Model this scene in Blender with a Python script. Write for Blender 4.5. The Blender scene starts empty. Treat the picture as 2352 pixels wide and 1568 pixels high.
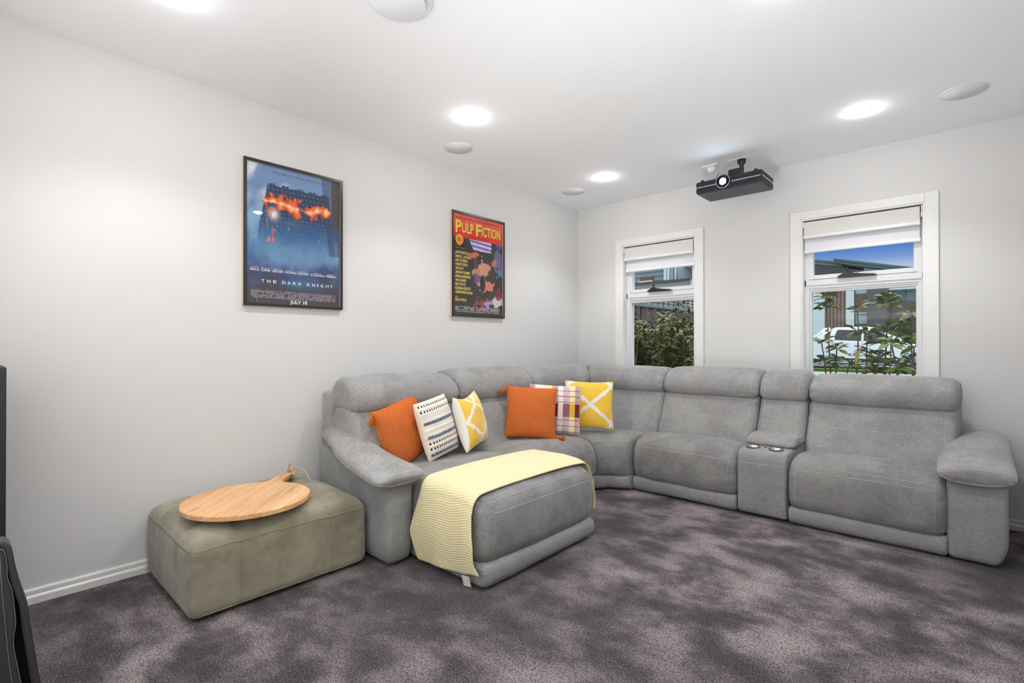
import bpy, bmesh, math, random
from mathutils import Vector, Matrix, noise
PI = math.pi
R = math.radians
sc = bpy.context.scene
COL = sc.collection

# ------------------------------------------------------------------ camera
cam_d = bpy.data.cameras.new('camera')
cam_d.sensor_width = 36.0
cam_d.lens = 1156.404 / 2352 * 36.0
cam_d.clip_start = 0.02
cam_d.clip_end = 400
cam = bpy.data.objects.new('camera', cam_d)
cam.location = (3.2557, -4.6443, 1.2154)
cam.rotation_euler = (R(90.234), 0, R(132.518 - 90))
COL.objects.link(cam)
sc.camera = cam

# ------------------------------------------------------------------ view / world
sc.view_settings.view_transform = 'Standard'
sc.view_settings.look = 'None'
sc.view_settings.gamma = 1.0
sc.view_settings.exposure = 0.32
sc.view_settings.use_curve_mapping = False

W = bpy.data.worlds.new('dusk_sky')
sc.world = W
W.use_nodes = True
nt = W.node_tree
bg = nt.nodes['Background']
tc = nt.nodes.new('ShaderNodeTexCoord')
sep = nt.nodes.new('ShaderNodeSeparateXYZ')
nt.links.new(tc.outputs['Generated'], sep.inputs[0])
ramp = nt.nodes.new('ShaderNodeValToRGB')
nt.links.new(sep.outputs['Z'], ramp.inputs[0])
cr = ramp.color_ramp
cr.elements[0].position = 0.0
cr.elements[0].color = (0.60, 0.55, 0.56, 1)
cr.elements[1].position = 1.0
cr.elements[1].color = (2.7, 2.9, 3.2, 1)
for pos, c in ((0.105, (0.52, 0.48, 0.60, 1)), (0.122, (0.40, 0.47, 0.66, 1)), (0.137, (0.17, 0.28, 0.58, 1)), (0.158, (0.055, 0.165, 0.48, 1)),
               (0.30, (0.06, 0.15, 0.45, 1)), (0.42, (1.7, 1.85, 2.1, 1))):
    e = cr.elements.new(pos)
    e.color = c
nt.links.new(ramp.outputs[0], bg.inputs['Color'])
bg.inputs['Strength'].default_value = 1.0

def area(name, loc, rot, sx, sy, power, color=(1, 1, 1)):
    l = bpy.data.lights.new(name, 'AREA')
    l.shape = 'RECTANGLE'
    l.size = sx
    l.size_y = sy
    l.energy = power
    l.color = color
    o = bpy.data.objects.new(name, l)
    o.location = loc
    o.rotation_euler = rot
    COL.objects.link(o)
    return o
# added fill light behind the camera, standing in for an unseen lit screen
area('front_wall_fill', (1.75, -4.77, 1.45), (R(90), 0, 0), 2.6, 1.5, 14.0, (0.97, 0.98, 1.0))
# added strip light behind the camera, aimed up to brighten the ceiling
area('ceiling_fill_strip', (2.5, -4.73, 1.60), (R(180 + 4), 0, 0), 1.8, 0.09, 18.0, (0.97, 0.985, 1.0))
fl = bpy.data.lights.new('ceiling_fill_spot', 'SPOT')  # added unseen spot near the floor, brightens the ceiling
fl.energy = 120.0
fl.color = (0.96, 0.985, 1.0)
fl.spot_size = R(88)
fl.spot_blend = 1.0
fl.shadow_soft_size = 0.25
fo = bpy.data.objects.new('ceiling_fill_spot', fl)
fo.location = (2.45, -3.80, 0.28)
fo.rotation_euler = (Vector((1.9, -1.5, 2.7)) - fo.location).to_track_quat('-Z', 'Y').to_euler()
COL.objects.link(fo)

# ------------------------------------------------------------------ helpers
def s2l(c):
    c = c / 255.0
    return c / 12.92 if c <= 0.04045 else ((c + 0.055) / 1.055) ** 2.4
def rgb(r, g, b):
    return (s2l(r), s2l(g), s2l(b), 1.0)

def tag(o, label=None, cat=None, group=None, kind=None):
    if label: o['label'] = label
    if cat: o['category'] = cat
    if group: o['group'] = group
    if kind: o['kind'] = kind
    return o
def empty(name, loc=(0, 0, 0), rz=0.0):
    o = bpy.data.objects.new(name, None)
    o.empty_display_size = 0.1
    o.location = loc
    o.rotation_euler = (0, 0, rz)
    COL.objects.link(o)
    return o
def link_mesh(name, me, m=None, parent=None, smooth=True):
    o = bpy.data.objects.new(name, me)
    COL.objects.link(o)
    if m is not None:
        if isinstance(m, (list, tuple)):
            for x in m: me.materials.append(x)
        else:
            me.materials.append(m)
    if smooth:
        me.polygons.foreach_set('use_smooth', [True] * len(me.polygons))
    if parent is not None:
        o.parent = parent
    return o
def mesh(name, vs, fs, m=None, parent=None, smooth=True):
    me = bpy.data.meshes.new(name)
    me.from_pydata([tuple(v) for v in vs], [], fs)
    me.update()
    return link_mesh(name, me, m, parent, smooth)
def bmobj(name, bm, m=None, parent=None, smooth=False):
    me = bpy.data.meshes.new(name)
    bm.normal_update()
    bm.to_mesh(me)
    bm.free()
    return link_mesh(name, me, m, parent, smooth)
def box_into(bm, x0, x1, y0, y1, z0, z1, bev=0.0, mi=0, M=None, seg=2):
    t = bmesh.new()
    r = bmesh.ops.create_cube(t, size=1.0)
    for v in t.verts:
        v.co = Vector(((x0 + x1) / 2 + v.co.x * (x1 - x0), (y0 + y1) / 2 + v.co.y * (y1 - y0), (z0 + z1) / 2 + v.co.z * (z1 - z0)))
    if bev > 0:
        bmesh.ops.bevel(t, geom=t.edges[:], offset=bev, segments=seg, affect='EDGES', profile=0.5)
    if M is not None:
        bmesh.ops.transform(t, matrix=M, verts=t.verts[:])
    for f in t.faces: f.material_index = mi
    me = bpy.data.meshes.new('t')
    t.to_mesh(me)
    t.free()
    bm.from_mesh(me)
    bpy.data.meshes.remove(me)
def box(name, x0, x1, y0, y1, z0, z1, m, parent=None, bev=0.0, smooth=False):
    bm = bmesh.new()
    box_into(bm, x0, x1, y0, y1, z0, z1, bev)
    return bmobj(name, bm, m, parent, smooth)
def boxes(name, lst, m, parent=None, bev=0.0):
    bm = bmesh.new()
    for b in lst:
        box_into(bm, *b[:6], bev)
    return bmobj(name, bm, m, parent, False)
def tube_data(pts, rad, n=8, vs=None, fs=None):
    """tube along a polyline; rad number or list"""
    vs = [] if vs is None else vs
    fs = [] if fs is None else fs
    base = len(vs)
    pts = [Vector(p) for p in pts]
    k = len(pts)
    up = Vector((0, 0, 1))
    prev = None
    for i, p in enumerate(pts):
        t = (pts[min(i + 1, k - 1)] - pts[max(i - 1, 0)])
        if t.length < 1e-9: t = Vector((0, 0, 1))
        t.normalize()
        if prev is None:
            a = t.cross(up)
            if a.length < 1e-3: a = t.cross(Vector((1, 0, 0)))
        else:
            a = prev - t * prev.dot(t)
            if a.length < 1e-6: a = t.cross(up)
        a.normalize()
        prev = a
        b = t.cross(a)
        r = rad[i] if isinstance(rad, (list, tuple)) else rad
        for j in range(n):
            an = 2 * PI * j / n
            vs.append(p + (a * math.cos(an) + b * math.sin(an)) * r)
    for i in range(k - 1):
        for j in range(n):
            j2 = (j + 1) % n
            fs.append((base + i * n + j, base + i * n + j2, base + (i + 1) * n + j2, base + (i + 1) * n + j))
    fs.append(tuple(base + j for j in range(n))[::-1])
    fs.append(tuple(base + (k - 1) * n + j for j in range(n)))
    return vs, fs
def tube(name, pts, rad, m, parent=None, n=8):
    vs, fs = tube_data(pts, rad, n)
    return mesh(name, vs, fs, m, parent)
def lathe_data(prof, n=40, c=(0, 0, 0), axis='Z', vs=None, fs=None):
    vs = [] if vs is None else vs
    fs = [] if fs is None else fs
    b = len(vs)
    c = Vector(c)
    for (r, h) in prof:
        for j in range(n):
            a = 2 * PI * j / n
            if axis == 'Z': v = Vector((r * math.cos(a), r * math.sin(a), h))
            elif axis == 'Y': v = Vector((r * math.cos(a), h, r * math.sin(a)))
            else: v = Vector((h, r * math.cos(a), r * math.sin(a)))
            vs.append(c + v)
    for i in range(len(prof) - 1):
        for j in range(n):
            j2 = (j + 1) % n
            fs.append((b + i * n + j, b + i * n + j2, b + (i + 1) * n + j2, b + (i + 1) * n + j))
    fs.append(tuple(b + j for j in range(n))[::-1])
    fs.append(tuple(b + (len(prof) - 1) * n + j for j in range(n)))
    return vs, fs
def lathe(name, prof, m, parent=None, n=40, c=(0, 0, 0), axis='Z', smooth=True):
    vs, fs = lathe_data(prof, n, c, axis)
    o = mesh(name, vs, fs, m, parent, smooth)
    bm = bmesh.new()
    bm.from_mesh(o.data)
    bmesh.ops.recalc_face_normals(bm, faces=bm.faces[:])
    bm.to_mesh(o.data)
    bm.free()
    return o
def auto(o, ang=35):
    o.data.polygons.foreach_set('use_smooth', [True] * len(o.data.polygons))
    o.data.set_sharp_from_angle(angle=R(ang))
    return o

# ------------------------------------------------------------------ materials
MATS = {}
class NT:
    def __init__(s, name):
        s.m = bpy.data.materials.new(name)
        s.m.use_nodes = True
        s.t = s.m.node_tree
        s.b = s.t.nodes['Principled BSDF']
        s.out = s.t.nodes['Material Output']
        MATS[name] = s.m
    def n(s, typ, **kw):
        nd = s.t.nodes.new('ShaderNode' + typ)
        for k, v in kw.items():
            setattr(nd, k, v)
        return nd
    def l(s, a, b): s.t.links.new(a, b)
    def coord(s, scale=(1, 1, 1), kind='Object', rot=(0, 0, 0)):
        c = s.n('TexCoord')
        mp = s.n('Mapping')
        mp.inputs['Scale'].default_value = scale
        mp.inputs['Rotation'].default_value = rot
        s.l(c.outputs[kind], mp.inputs[0])
        return mp.outputs[0]
    def noise(s, vec, scale, detail=3, rough=0.5, dist=0.0):
        nd = s.n('TexNoise')
        nd.inputs['Scale'].default_value = scale
        nd.inputs['Detail'].default_value = detail
        nd.inputs['Roughness'].default_value = rough
        nd.inputs['Distortion'].default_value = dist
        s.l(vec, nd.inputs['Vector'])
        return nd.outputs['Fac']
    def ramp(s, fac, stops):
        r = s.n('ValToRGB')
        els = r.color_ramp.elements
        els[0].position, els[0].color = stops[0]
        els[1].position, els[1].color = stops[-1]
        for p, c in stops[1:-1]:
            e = els.new(p)
            e.color = c
        s.l(fac, r.inputs[0])
        return r.outputs[0]
    def mix(s, a, b, fac, typ='MIX'):
        m = s.n('Mix', data_type='RGBA', blend_type=typ)
        for sock, v in ((m.inputs[6], a), (m.inputs[7], b), (m.inputs[0], fac)):
            if hasattr(v, 'is_linked') or isinstance(v, bpy.types.NodeSocket): s.l(v, sock)
            else: sock.default_value = v
        return m.outputs[2]
    def math(s, op, a, b=0.5):
        m = s.n('Math', operation=op)
        for sock, v in ((m.inputs[0], a), (m.inputs[1], b)):
            if isinstance(v, bpy.types.NodeSocket): s.l(v, sock)
            else: sock.default_value = v
        return m.outputs[0]
    def bump(s, h, strength=0.3, dist=0.01, prev=None):
        b = s.n('Bump')
        b.inputs['Strength'].default_value = strength
        b.inputs['Distance'].default_value = dist
        s.l(h, b.inputs['Height'])
        if prev is not None: s.l(prev, b.inputs['Normal'])
        s.l(b.outputs[0], s.b.inputs['Normal'])
        return b.outputs[0]
    def col(s, v):
        if isinstance(v, bpy.types.NodeSocket): s.l(v, s.b.inputs['Base Color'])
        else: s.b.inputs['Base Color'].default_value = v
    def set(s, **kw):
        for k, v in kw.items():
            s.b.inputs[k.replace('_', ' ')].default_value = v
def simple(name, c, rough=0.5, metal=0.0, spec=0.5, bump=None, **kw):
    t = NT(name)
    # faint procedural tone variation keeps every surface node based
    v = t.coord()
    nf = t.noise(v, 6.0, 2)
    d = tuple(x * 0.95 for x in c[:3]) + (1,)
    t.col(t.mix(d, c, nf))
    t.set(Roughness=rough, Metallic=metal)
    t.b.inputs['Specular IOR Level'].default_value = spec
    if bump:
        t.bump(t.noise(t.coord(), bump[0], 3), bump[1], bump[2])
    for k, val in kw.items():
        t.b.inputs[k.replace('_', ' ')].default_value = val
    return t.m
def emis(name, c, strength):
    t = NT(name)
    t.col((0, 0, 0, 1))
    t.b.inputs['Emission Color'].default_value = c
    t.b.inputs['Emission Strength'].default_value = strength
    return t.m
def fabric(name, base, dark, weave=650, bump=0.5):
    t = NT(name)
    v = t.coord()
    big = t.noise(v, 5.0, 5, 0.62)
    c = t.mix(dark, base, t.ramp(big, [(0.38, (0, 0, 0, 1)), (0.58, (1, 1, 1, 1))]))
    # woven slubs: short level threads plus a fainter upright set
    st = t.noise(t.coord((55, 55, 480)), 1.0, 4, 0.62)
    up = t.noise(t.coord((230, 230, 24)), 1.0, 3, 0.6)
    c = t.mix(c, tuple(min(1, x * 1.55) for x in base[:3]) + (1,), t.math('MULTIPLY', t.ramp(st, [(0.50, (0, 0, 0, 1)), (0.72, (1, 1, 1, 1))]), 0.52))
    c = t.mix(c, tuple(x * 0.42 for x in base[:3]) + (1,), t.math('MULTIPLY', t.ramp(st, [(0.28, (1, 1, 1, 1)), (0.50, (0, 0, 0, 1))]), 0.50))
    c = t.mix(c, tuple(x * 0.5 for x in base[:3]) + (1,), t.math('MULTIPLY', t.ramp(up, [(0.30, (1, 1, 1, 1)), (0.46, (0, 0, 0, 1))]), 0.30))
    t.col(c)
    t.set(Roughness=0.92)
    t.b.inputs['Specular IOR Level'].default_value = 0.15
    t.b.inputs['Sheen Weight'].default_value = 0.2
    t.b.inputs['Sheen Roughness'].default_value = 0.45
    n1 = t.bump(t.noise(v, 11.0, 4, 0.6), 0.45, 0.02)
    t.bump(st, bump, 0.0016, n1)
    return t.m

m_wall = None
def build_mats():
    t = NT('wall_paint')
    v = t.coord()
    t.col(t.mix(rgb(215, 214, 212), rgb(220, 219, 217), t.noise(v, 1.5, 2)))
    t.set(Roughness=0.75)
    t.b.inputs['Specular IOR Level'].default_value = 0.25
    t.bump(t.noise(v, 260, 3), 0.08, 0.001)
    t = NT('ceiling_paint')
    v = t.coord()
    t.col(t.mix(rgb(243, 243, 243), rgb(246, 246, 246), t.noise(v, 2.0, 2)))
    t.set(Roughness=0.9)
    t.bump(t.noise(v, 320, 2), 0.05, 0.001)
    simple('trim_gloss', rgb(234, 233, 230), 0.28, bump=(40, 0.02, 0.001))
    simple('aluminium_white', rgb(226, 226, 226), 0.32)
    simple('white_plastic', rgb(238, 238, 240), 0.4)
    simple('speaker_mesh', rgb(226, 226, 226), 0.8, bump=(900, 0.4, 0.001))
    t = NT('carpet_pile')
    v = t.coord()
    patch = t.noise(t.coord((1.0, 1.25, 1)), 3.1, 8, 0.60, 0.12)
    c = t.ramp(patch, [(0.39, rgb(66, 60, 62)), (0.48, rgb(112, 102, 103)), (0.55, rgb(156, 143, 144)), (0.66, rgb(182, 168, 169))])
    tone = t.noise(v, 0.55, 2)
    c = t.mix(c, rgb(58, 51, 55), t.ramp(tone, [(0.38, (0.65, 0.65, 0.65, 1)), (0.58, (0, 0, 0, 1))]))
    cold = t.noise(t.coord((1, 1, 1), rot=(0, 0, 0.8)), 3.2, 3)
    c = t.mix(c, rgb(70, 72, 76), t.math('MULTIPLY', t.ramp(cold, [(0.56, (0, 0, 0, 1)), (0.72, (1, 1, 1, 1))]), 0.5))
    f1 = t.noise(v, 170, 3, 0.7)
    c = t.mix(c, (0.010, 0.008, 0.009, 1), t.math('MULTIPLY', t.ramp(f1, [(0.38, (1, 1, 1, 1)), (0.55, (0, 0, 0, 1))]), 0.62))
    c = t.mix(c, rgb(188, 172, 176), t.math('MULTIPLY', t.ramp(f1, [(0.54, (0, 0, 0, 1)), (0.70, (1, 1, 1, 1))]), 0.5))
    f2 = t.noise(v, 85, 3, 0.7)
    c = t.mix(c, (0.012, 0.010, 0.011, 1), t.math('MULTIPLY', t.ramp(f2, [(0.38, (1, 1, 1, 1)), (0.54, (0, 0, 0, 1))]), 0.60))
    t.col(c)
    t.set(Roughness=1.0)
    t.b.inputs['Specular IOR Level'].default_value = 0.05
    t.b.inputs['Sheen Weight'].default_value = 0.15
    n1 = t.bump(t.noise(v, 26, 4), 0.5, 0.01)
    t.bump(f1, 0.8, 0.006, n1)
    fabric('sofa_fabric', rgb(159, 158, 156), rgb(142, 141, 140))
    fabric('sofa_base_fabric', rgb(150, 151, 149), rgb(138, 139, 138))
    fabric('sofa_seat_fabric_shaded', rgb(143, 142, 140), rgb(124, 123, 122))  # same cloth darkened: shade under overhead lamps put into the seat colour
    simple('stitch_thread', rgb(198, 196, 191), 0.9)
    t = NT('suede_green')
    v = t.coord()
    big = t.noise(v, 5.5, 4, 0.6, 0.3)
    c = t.mix(rgb(133, 127, 107), rgb(158, 152, 131), t.ramp(big, [(0.38, (0, 0, 0, 1)), (0.60, (1, 1, 1, 1))]))
    fine = t.noise(v, 700, 2)
    c = t.mix(c, rgb(110, 106, 94), t.math('MULTIPLY', t.ramp(fine, [(0.40, (1, 1, 1, 1)), (0.60, (0, 0, 0, 1))]), 0.25))
    t.col(c)
    t.set(Roughness=0.95)
    t.b.inputs['Sheen Weight'].default_value = 0.3
    t.b.inputs['Specular IOR Level'].default_value = 0.15
    n1 = t.bump(t.noise(v, 7, 3), 0.3, 0.02)
    t.bump(fine, 0.2, 0.001, n1)
    simple('suede_thread', rgb(150, 146, 130), 0.9)
    # board wood: planks running along local x
    t = NT('mango_wood')
    v = t.coord((1, 1, 1))
    sepn = t.n('SeparateXYZ')
    t.l(v, sepn.inputs[0])
    pl = t.n('TexWhiteNoise', noise_dimensions='1D')
    t.l(t.math('FLOOR', t.math('MULTIPLY', sepn.outputs['Y'], 17.0)), pl.inputs['W'])
    gr = t.noise(t.coord((0.9, 15, 15)), 3.0, 5, 0.55, 0.5)
    c = t.ramp(gr, [(0.30, rgb(196, 140, 92)), (0.48, rgb(222, 172, 122)), (0.60, rgb(234, 192, 142)), (0.74, rgb(242, 208, 164))])
    c = t.mix(c, t.ramp(pl.outputs['Value'], [(0.0, rgb(196, 138, 88)), (0.35, rgb(238, 200, 152)), (0.65, rgb(224, 158, 104)), (1.0, rgb(236, 196, 140))]), 0.42)
    kn = t.noise(t.coord((1.2, 5, 5)), 3.5, 4, 0.6, 0.6)
    c = t.mix(c, rgb(146, 92, 56), t.math('MULTIPLY', t.ramp(kn, [(0.62, (0, 0, 0, 1)), (0.76, (1, 1, 1, 1))]), 0.6))
    t.col(c)
    t.set(Roughness=0.5)
    t.bump(gr, 0.15, 0.002)
    simple('jute', rgb(196, 168, 140), 0.95, bump=(500, 0.8, 0.002))
    # painted (vertex colour) cloths and prints; pattern belongs to the thing
    for nm, ro, sh, bs in (('cushion_cloth', 0.95, 0.3, 0.5), ('poster_paper', 0.45, 0.0, 0.0)):
        t = NT(nm)
        a = t.n('VertexColor')
        a.layer_name = 'Col'
        t.col(a.outputs[0])
        t.set(Roughness=ro)
        t.b.inputs['Specular IOR Level'].default_value = 0.2
        t.b.inputs['Sheen Weight'].default_value = sh
        if bs: t.bump(t.noise(t.coord(), 500, 2), bs, 0.0015)
    t = NT('orange_knit')
    a = t.n('VertexColor')
    a.layer_name = 'Col'
    fine = t.noise(t.coord(), 420, 3, 0.7)
    t.col(t.mix(a.outputs[0], rgb(235, 150, 90), t.math('MULTIPLY', t.ramp(fine, [(0.5, (0, 0, 0, 1)), (0.7, (1, 1, 1, 1))]), 0.35)))
    t.set(Roughness=1.0)
    t.b.inputs['Specular IOR Level'].default_value = 0.1
    t.bump(fine, 0.7, 0.003)
    simple('orange_yarn', rgb(208, 108, 44), 1.0, spec=0.1, bump=(300, 0.6, 0.003))
    t = NT('yellow_knit')
    # seed-stitch knit: rows of small bumps laid out in the cloth's own coordinates
    uv = t.n('UVMap')
    sp = t.n('SeparateXYZ')
    t.l(uv.outputs[0], sp.inputs[0])
    a_ = t.math('SINE', t.math('MULTIPLY', sp.outputs['X'], 2 * PI / 0.0125))
    b_ = t.math('SINE', t.math('MULTIPLY', sp.outputs['Y'], 2 * PI / 0.0125))
    wv = t.math('MULTIPLY', t.math('ADD', a_, t.math('MULTIPLY', b_, 1.5)), 0.2)
    wv = t.math('ADD', wv, 0.5)
    fz = t.noise(t.coord(), 600, 2)
    c = t.ramp(wv, [(0.02, rgb(204, 184, 122)), (0.36, rgb(238, 225, 176)), (1.0, rgb(248, 239, 204))])
    t.col(t.mix(c, rgb(220, 204, 146), t.math('MULTIPLY', fz, 0.3)))
    t.set(Roughness=0.95)
    t.b.inputs['Sheen Weight'].default_value = 0.2
    t.b.inputs['Specular IOR Level'].default_value = 0.1
    t.bump(wv, 0.6, 0.0035)
    simple('care_label', rgb(225, 222, 214), 0.6)
    simple('frame_black', rgb(40, 40, 42), 0.3)
    simple('frame_wood_edge', rgb(212, 184, 154), 0.5)
    simple('print_white', rgb(236, 236, 238), 0.5)
    simple('print_navy', rgb(66, 78, 124), 0.5)
    simple('print_yellow', rgb(244, 214, 48), 0.5)
    simple('print_gold', rgb(236, 206, 92), 0.5)
    simple('print_orange', rgb(246, 160, 44), 0.5)
    simple('print_black', rgb(30, 26, 26), 0.5)
    simple('black_plastic', rgb(30, 31, 35), 0.38)
    simple('projector_black', rgb(44, 47, 56), 0.42)
    simple('black_satin', rgb(33, 33, 35), 0.5)
    simple('dark_leather', rgb(50, 50, 50), 0.5, bump=(300, 0.2, 0.001))
    simple('pale_edge', rgb(118, 114, 100), 0.5)
    simple('chrome', rgb(215, 215, 218), 0.18, 1.0)
    simple('brass_button', rgb(190, 130, 90), 0.3, 1.0)
    simple('steel_cup', rgb(200, 200, 202), 0.22, 1.0)
    simple('gap_black', rgb(14, 14, 14), 0.9)
    # blinds
    t = NT('blockout_fabric')
    st = t.noise(t.coord((3, 3, 60)), 8, 3)
    t.col(t.mix(rgb(214, 212, 206), rgb(228, 226, 221), st))
    t.set(Roughness=0.85)
    t.bump(st, 0.1, 0.001)
    simple('sunscreen_fabric', rgb(232, 232, 235), 0.8, bump=(900, 0.1, 0.001))
    simple('blind_bar', rgb(238, 238, 238), 0.3)
    # glass: transparent pane with mirror reflection by angle
    for nm, tint, add in (('window_glass', (0.95, 0.97, 0.96, 1), 1.17), ('picture_acrylic', (0.98, 0.98, 0.98, 1), 1.30)):
        t = NT(nm)
        t.t.nodes.remove(t.b)
        tr = t.n('BsdfTransparent')
        tr.inputs[0].default_value = tint
        gl = t.n('BsdfGlossy')
        gl.inputs['Roughness'].default_value = 0.02
        gl.inputs['Color'].default_value = (1, 1, 1, 1)
        fr = t.n('Fresnel')
        ge = t.n('NewGeometry')
        # same reflectance from both faces of the thin pane
        io = t.n('Mix', data_type='FLOAT')
        io.inputs[2].default_value = add
        io.inputs[3].default_value = 1 / add
        t.l(ge.outputs['Backfacing'], io.inputs[0])
        t.l(io.outputs[0], fr.inputs['IOR'])
        mx = t.n('MixShader')
        t.l(fr.outputs[0], mx.inputs[0])
        t.l(tr.outputs[0], mx.inputs[1])
        t.l(gl.outputs[0], mx.inputs[2])
        t.l(mx.outputs[0], t.out.inputs[0])
    # outdoors
    simple('render_pale', rgb(196, 208, 208), 0.9, bump=(60, 0.2, 0.01))
    simple('render_grey', rgb(140, 140, 134), 0.9, bump=(60, 0.2, 0.01))
    simple('render_teal', rgb(150, 172, 176), 0.9, bump=(60, 0.2, 0.01))
    simple('render_charcoal', rgb(84, 80, 82), 0.9)
    simple('roof_trim', rgb(112, 128, 124), 0.6)
    simple('roof_dark', rgb(80, 92, 94), 0.6)
    simple('cladding_grey', rgb(118, 134, 138), 0.7)
    simple('cladding_line', rgb(70, 82, 86), 0.8)
    simple('slat_brown', rgb(98, 66, 48), 0.7)
    simple('slat_backing', rgb(196, 184, 160), 0.8)
    simple('garage_shade', rgb(104, 78, 62), 0.8)
    simple('house_glass', rgb(96, 104, 100), 0.15)
    simple('house_blind', rgb(150, 175, 180), 0.6)
    t = NT('stacked_stone')
    br = t.n('TexBrick')
    br.inputs['Scale'].default_value = 3.0
    br.inputs['Color1'].default_value = rgb(92, 76, 68)
    br.inputs['Color2'].default_value = rgb(66, 54, 50)
    br.inputs['Mortar'].default_value = rgb(36, 30, 28)
    br.inputs['Brick Width'].default_value = 1.6
    br.inputs['Row Height'].default_value = 0.25
    t.l(t.coord((1, 1, 1), rot=(R(90), 0, 0)), br.inputs['Vector'])
    t.col(br.outputs[0])
    t.set(Roughness=0.9)
    simple('car_paint', rgb(232, 238, 240), 0.25, Coat_Weight=0.5)
    simple('car_glass', rgb(66, 60, 56), 0.1)
    simple('car_dark', rgb(40, 42, 46), 0.5)
    simple('tyre', rgb(38, 36, 36), 0.9)
    simple('concrete', rgb(150, 150, 146), 0.9, bump=(30, 0.3, 0.01))
    simple('asphalt', rgb(84, 84, 86), 0.95, bump=(200, 0.3, 0.01))
    t = NT('lawn')
    v = t.coord()
    t.col(t.mix(rgb(50, 88, 26), rgb(96, 132, 44), t.noise(v, 14, 4)))
    t.set(Roughness=1.0)
    t.bump(t.noise(v, 60, 3), 0.8, 0.05)
    t = NT('soil')
    v = t.coord()
    t.col(t.mix(rgb(52, 38, 26), rgb(82, 62, 42), t.noise(v, 20, 4)))
    t.set(Roughness=1.0)
    for nm, a_, b_ in (('leaf_frangipani', rgb(62, 82, 16), rgb(108, 128, 32)), ('leaf_hedge', rgb(60, 62, 10), rgb(106, 102, 24)),
                       ('leaf_ball', rgb(80, 130, 24), rgb(130, 180, 50)), ('leaf_yellow', rgb(168, 140, 30), rgb(200, 176, 50))):
        t = NT(nm)
        oi = t.n('VertexColor')
        oi.layer_name = 'Col'
        v = t.coord()
        t.col(t.mix(t.mix(a_, b_, t.noise(v, 18, 2)), oi.outputs[0], 0.25))
        t.set(Roughness=0.5)
        t.b.inputs['Specular IOR Level'].default_value = 0.5
    simple('bark', rgb(122, 96, 74), 0.9, bump=(80, 0.5, 0.004))
    t = NT('fence_steel')
    v = t.coord()
    t.col(t.mix(rgb(80, 69, 60), rgb(94, 83, 73), t.noise(v, 4, 2)))
    t.set(Roughness=0.6)
build_mats()
M = MATS
# ------------------------------------------------------------------ room shell
H = 2.7
RX, FY = 3.58, -4.80
XR0 = 0.0
def struct(name, o=None):
    o['kind'] = 'structure'
    return o
struct('', box('floor', -0.2, RX + 0.2, FY - 0.2, 0.0, -0.12, 0.0, M['carpet_pile']))
struct('', box('ceiling', -0.2, RX + 0.2, FY - 0.2, 0.22, H, H + 0.15, M['ceiling_paint']))
struct('', box('wall_left', -0.2, 0.0, FY - 0.2, 0.22, -0.12, H, M['wall_paint']))
struct('', box('wall_right', RX, RX + 0.2, FY - 0.2, 0.22, -0.12, H, M['wall_paint']))
struct('', box('wall_front', 0.0, RX, FY - 0.2, FY, -0.12, H, M['wall_paint']))
WIN = [(0.561, 1.336, 0.55, 2.226), (2.215, 3.001, 0.55, 2.226)]
T = 0.22
lst = [(0.0, WIN[0][0], 0, T, -0.12, H), (WIN[0][1], WIN[1][0], 0, T, -0.12, H), (WIN[1][1], RX, 0, T, -0.12, H)]
for w in WIN:
    lst += [(w[0], w[1], 0, T, -0.12, w[2]), (w[0], w[1], 0, T, w[3], H)]
struct('', boxes('wall_back', lst, M['wall_paint']))

def skirting(name, prof_axis, a, b):
    # profile (depth from wall, z)
    P = [(0, 0), (0.019, 0), (0.019, 0.030), (0.016, 0.036), (0.012, 0.040), (0.012, 0.060), (0.009, 0.066), (0, 0.068)]
    vs, fs = [], []
    for e in (a, b):
        for d, z in P:
            if prof_axis == 'L': vs.append((d, e, z))
            elif prof_axis == 'B': vs.append((e, -d, z))
            elif prof_axis == 'R': vs.append((RX - d, e, z))
            else: vs.append((e, FY + d, z))
    n = len(P)
    for i in range(n):
        fs.append((i, (i + 1) % n, n + (i + 1) % n, n + i))
    fs += [tuple(range(n)), tuple(range(n, 2 * n))[::-1]]
    o = mesh(name, vs, fs, M['trim_gloss'], None, False)
    bm = bmesh.new(); bm.from_mesh(o.data); bmesh.ops.recalc_face_normals(bm, faces=bm.faces[:]); bm.to_mesh(o.data); bm.free()
    struct('', o)
skirting('baseboard_left', 'L', FY, 0.0)
skirting('baseboard_back', 'B', 0.0, RX)
skirting('baseboard_right', 'R', FY, 0.0)
skirting('baseboard_front', 'F', 0.0, RX)

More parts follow.
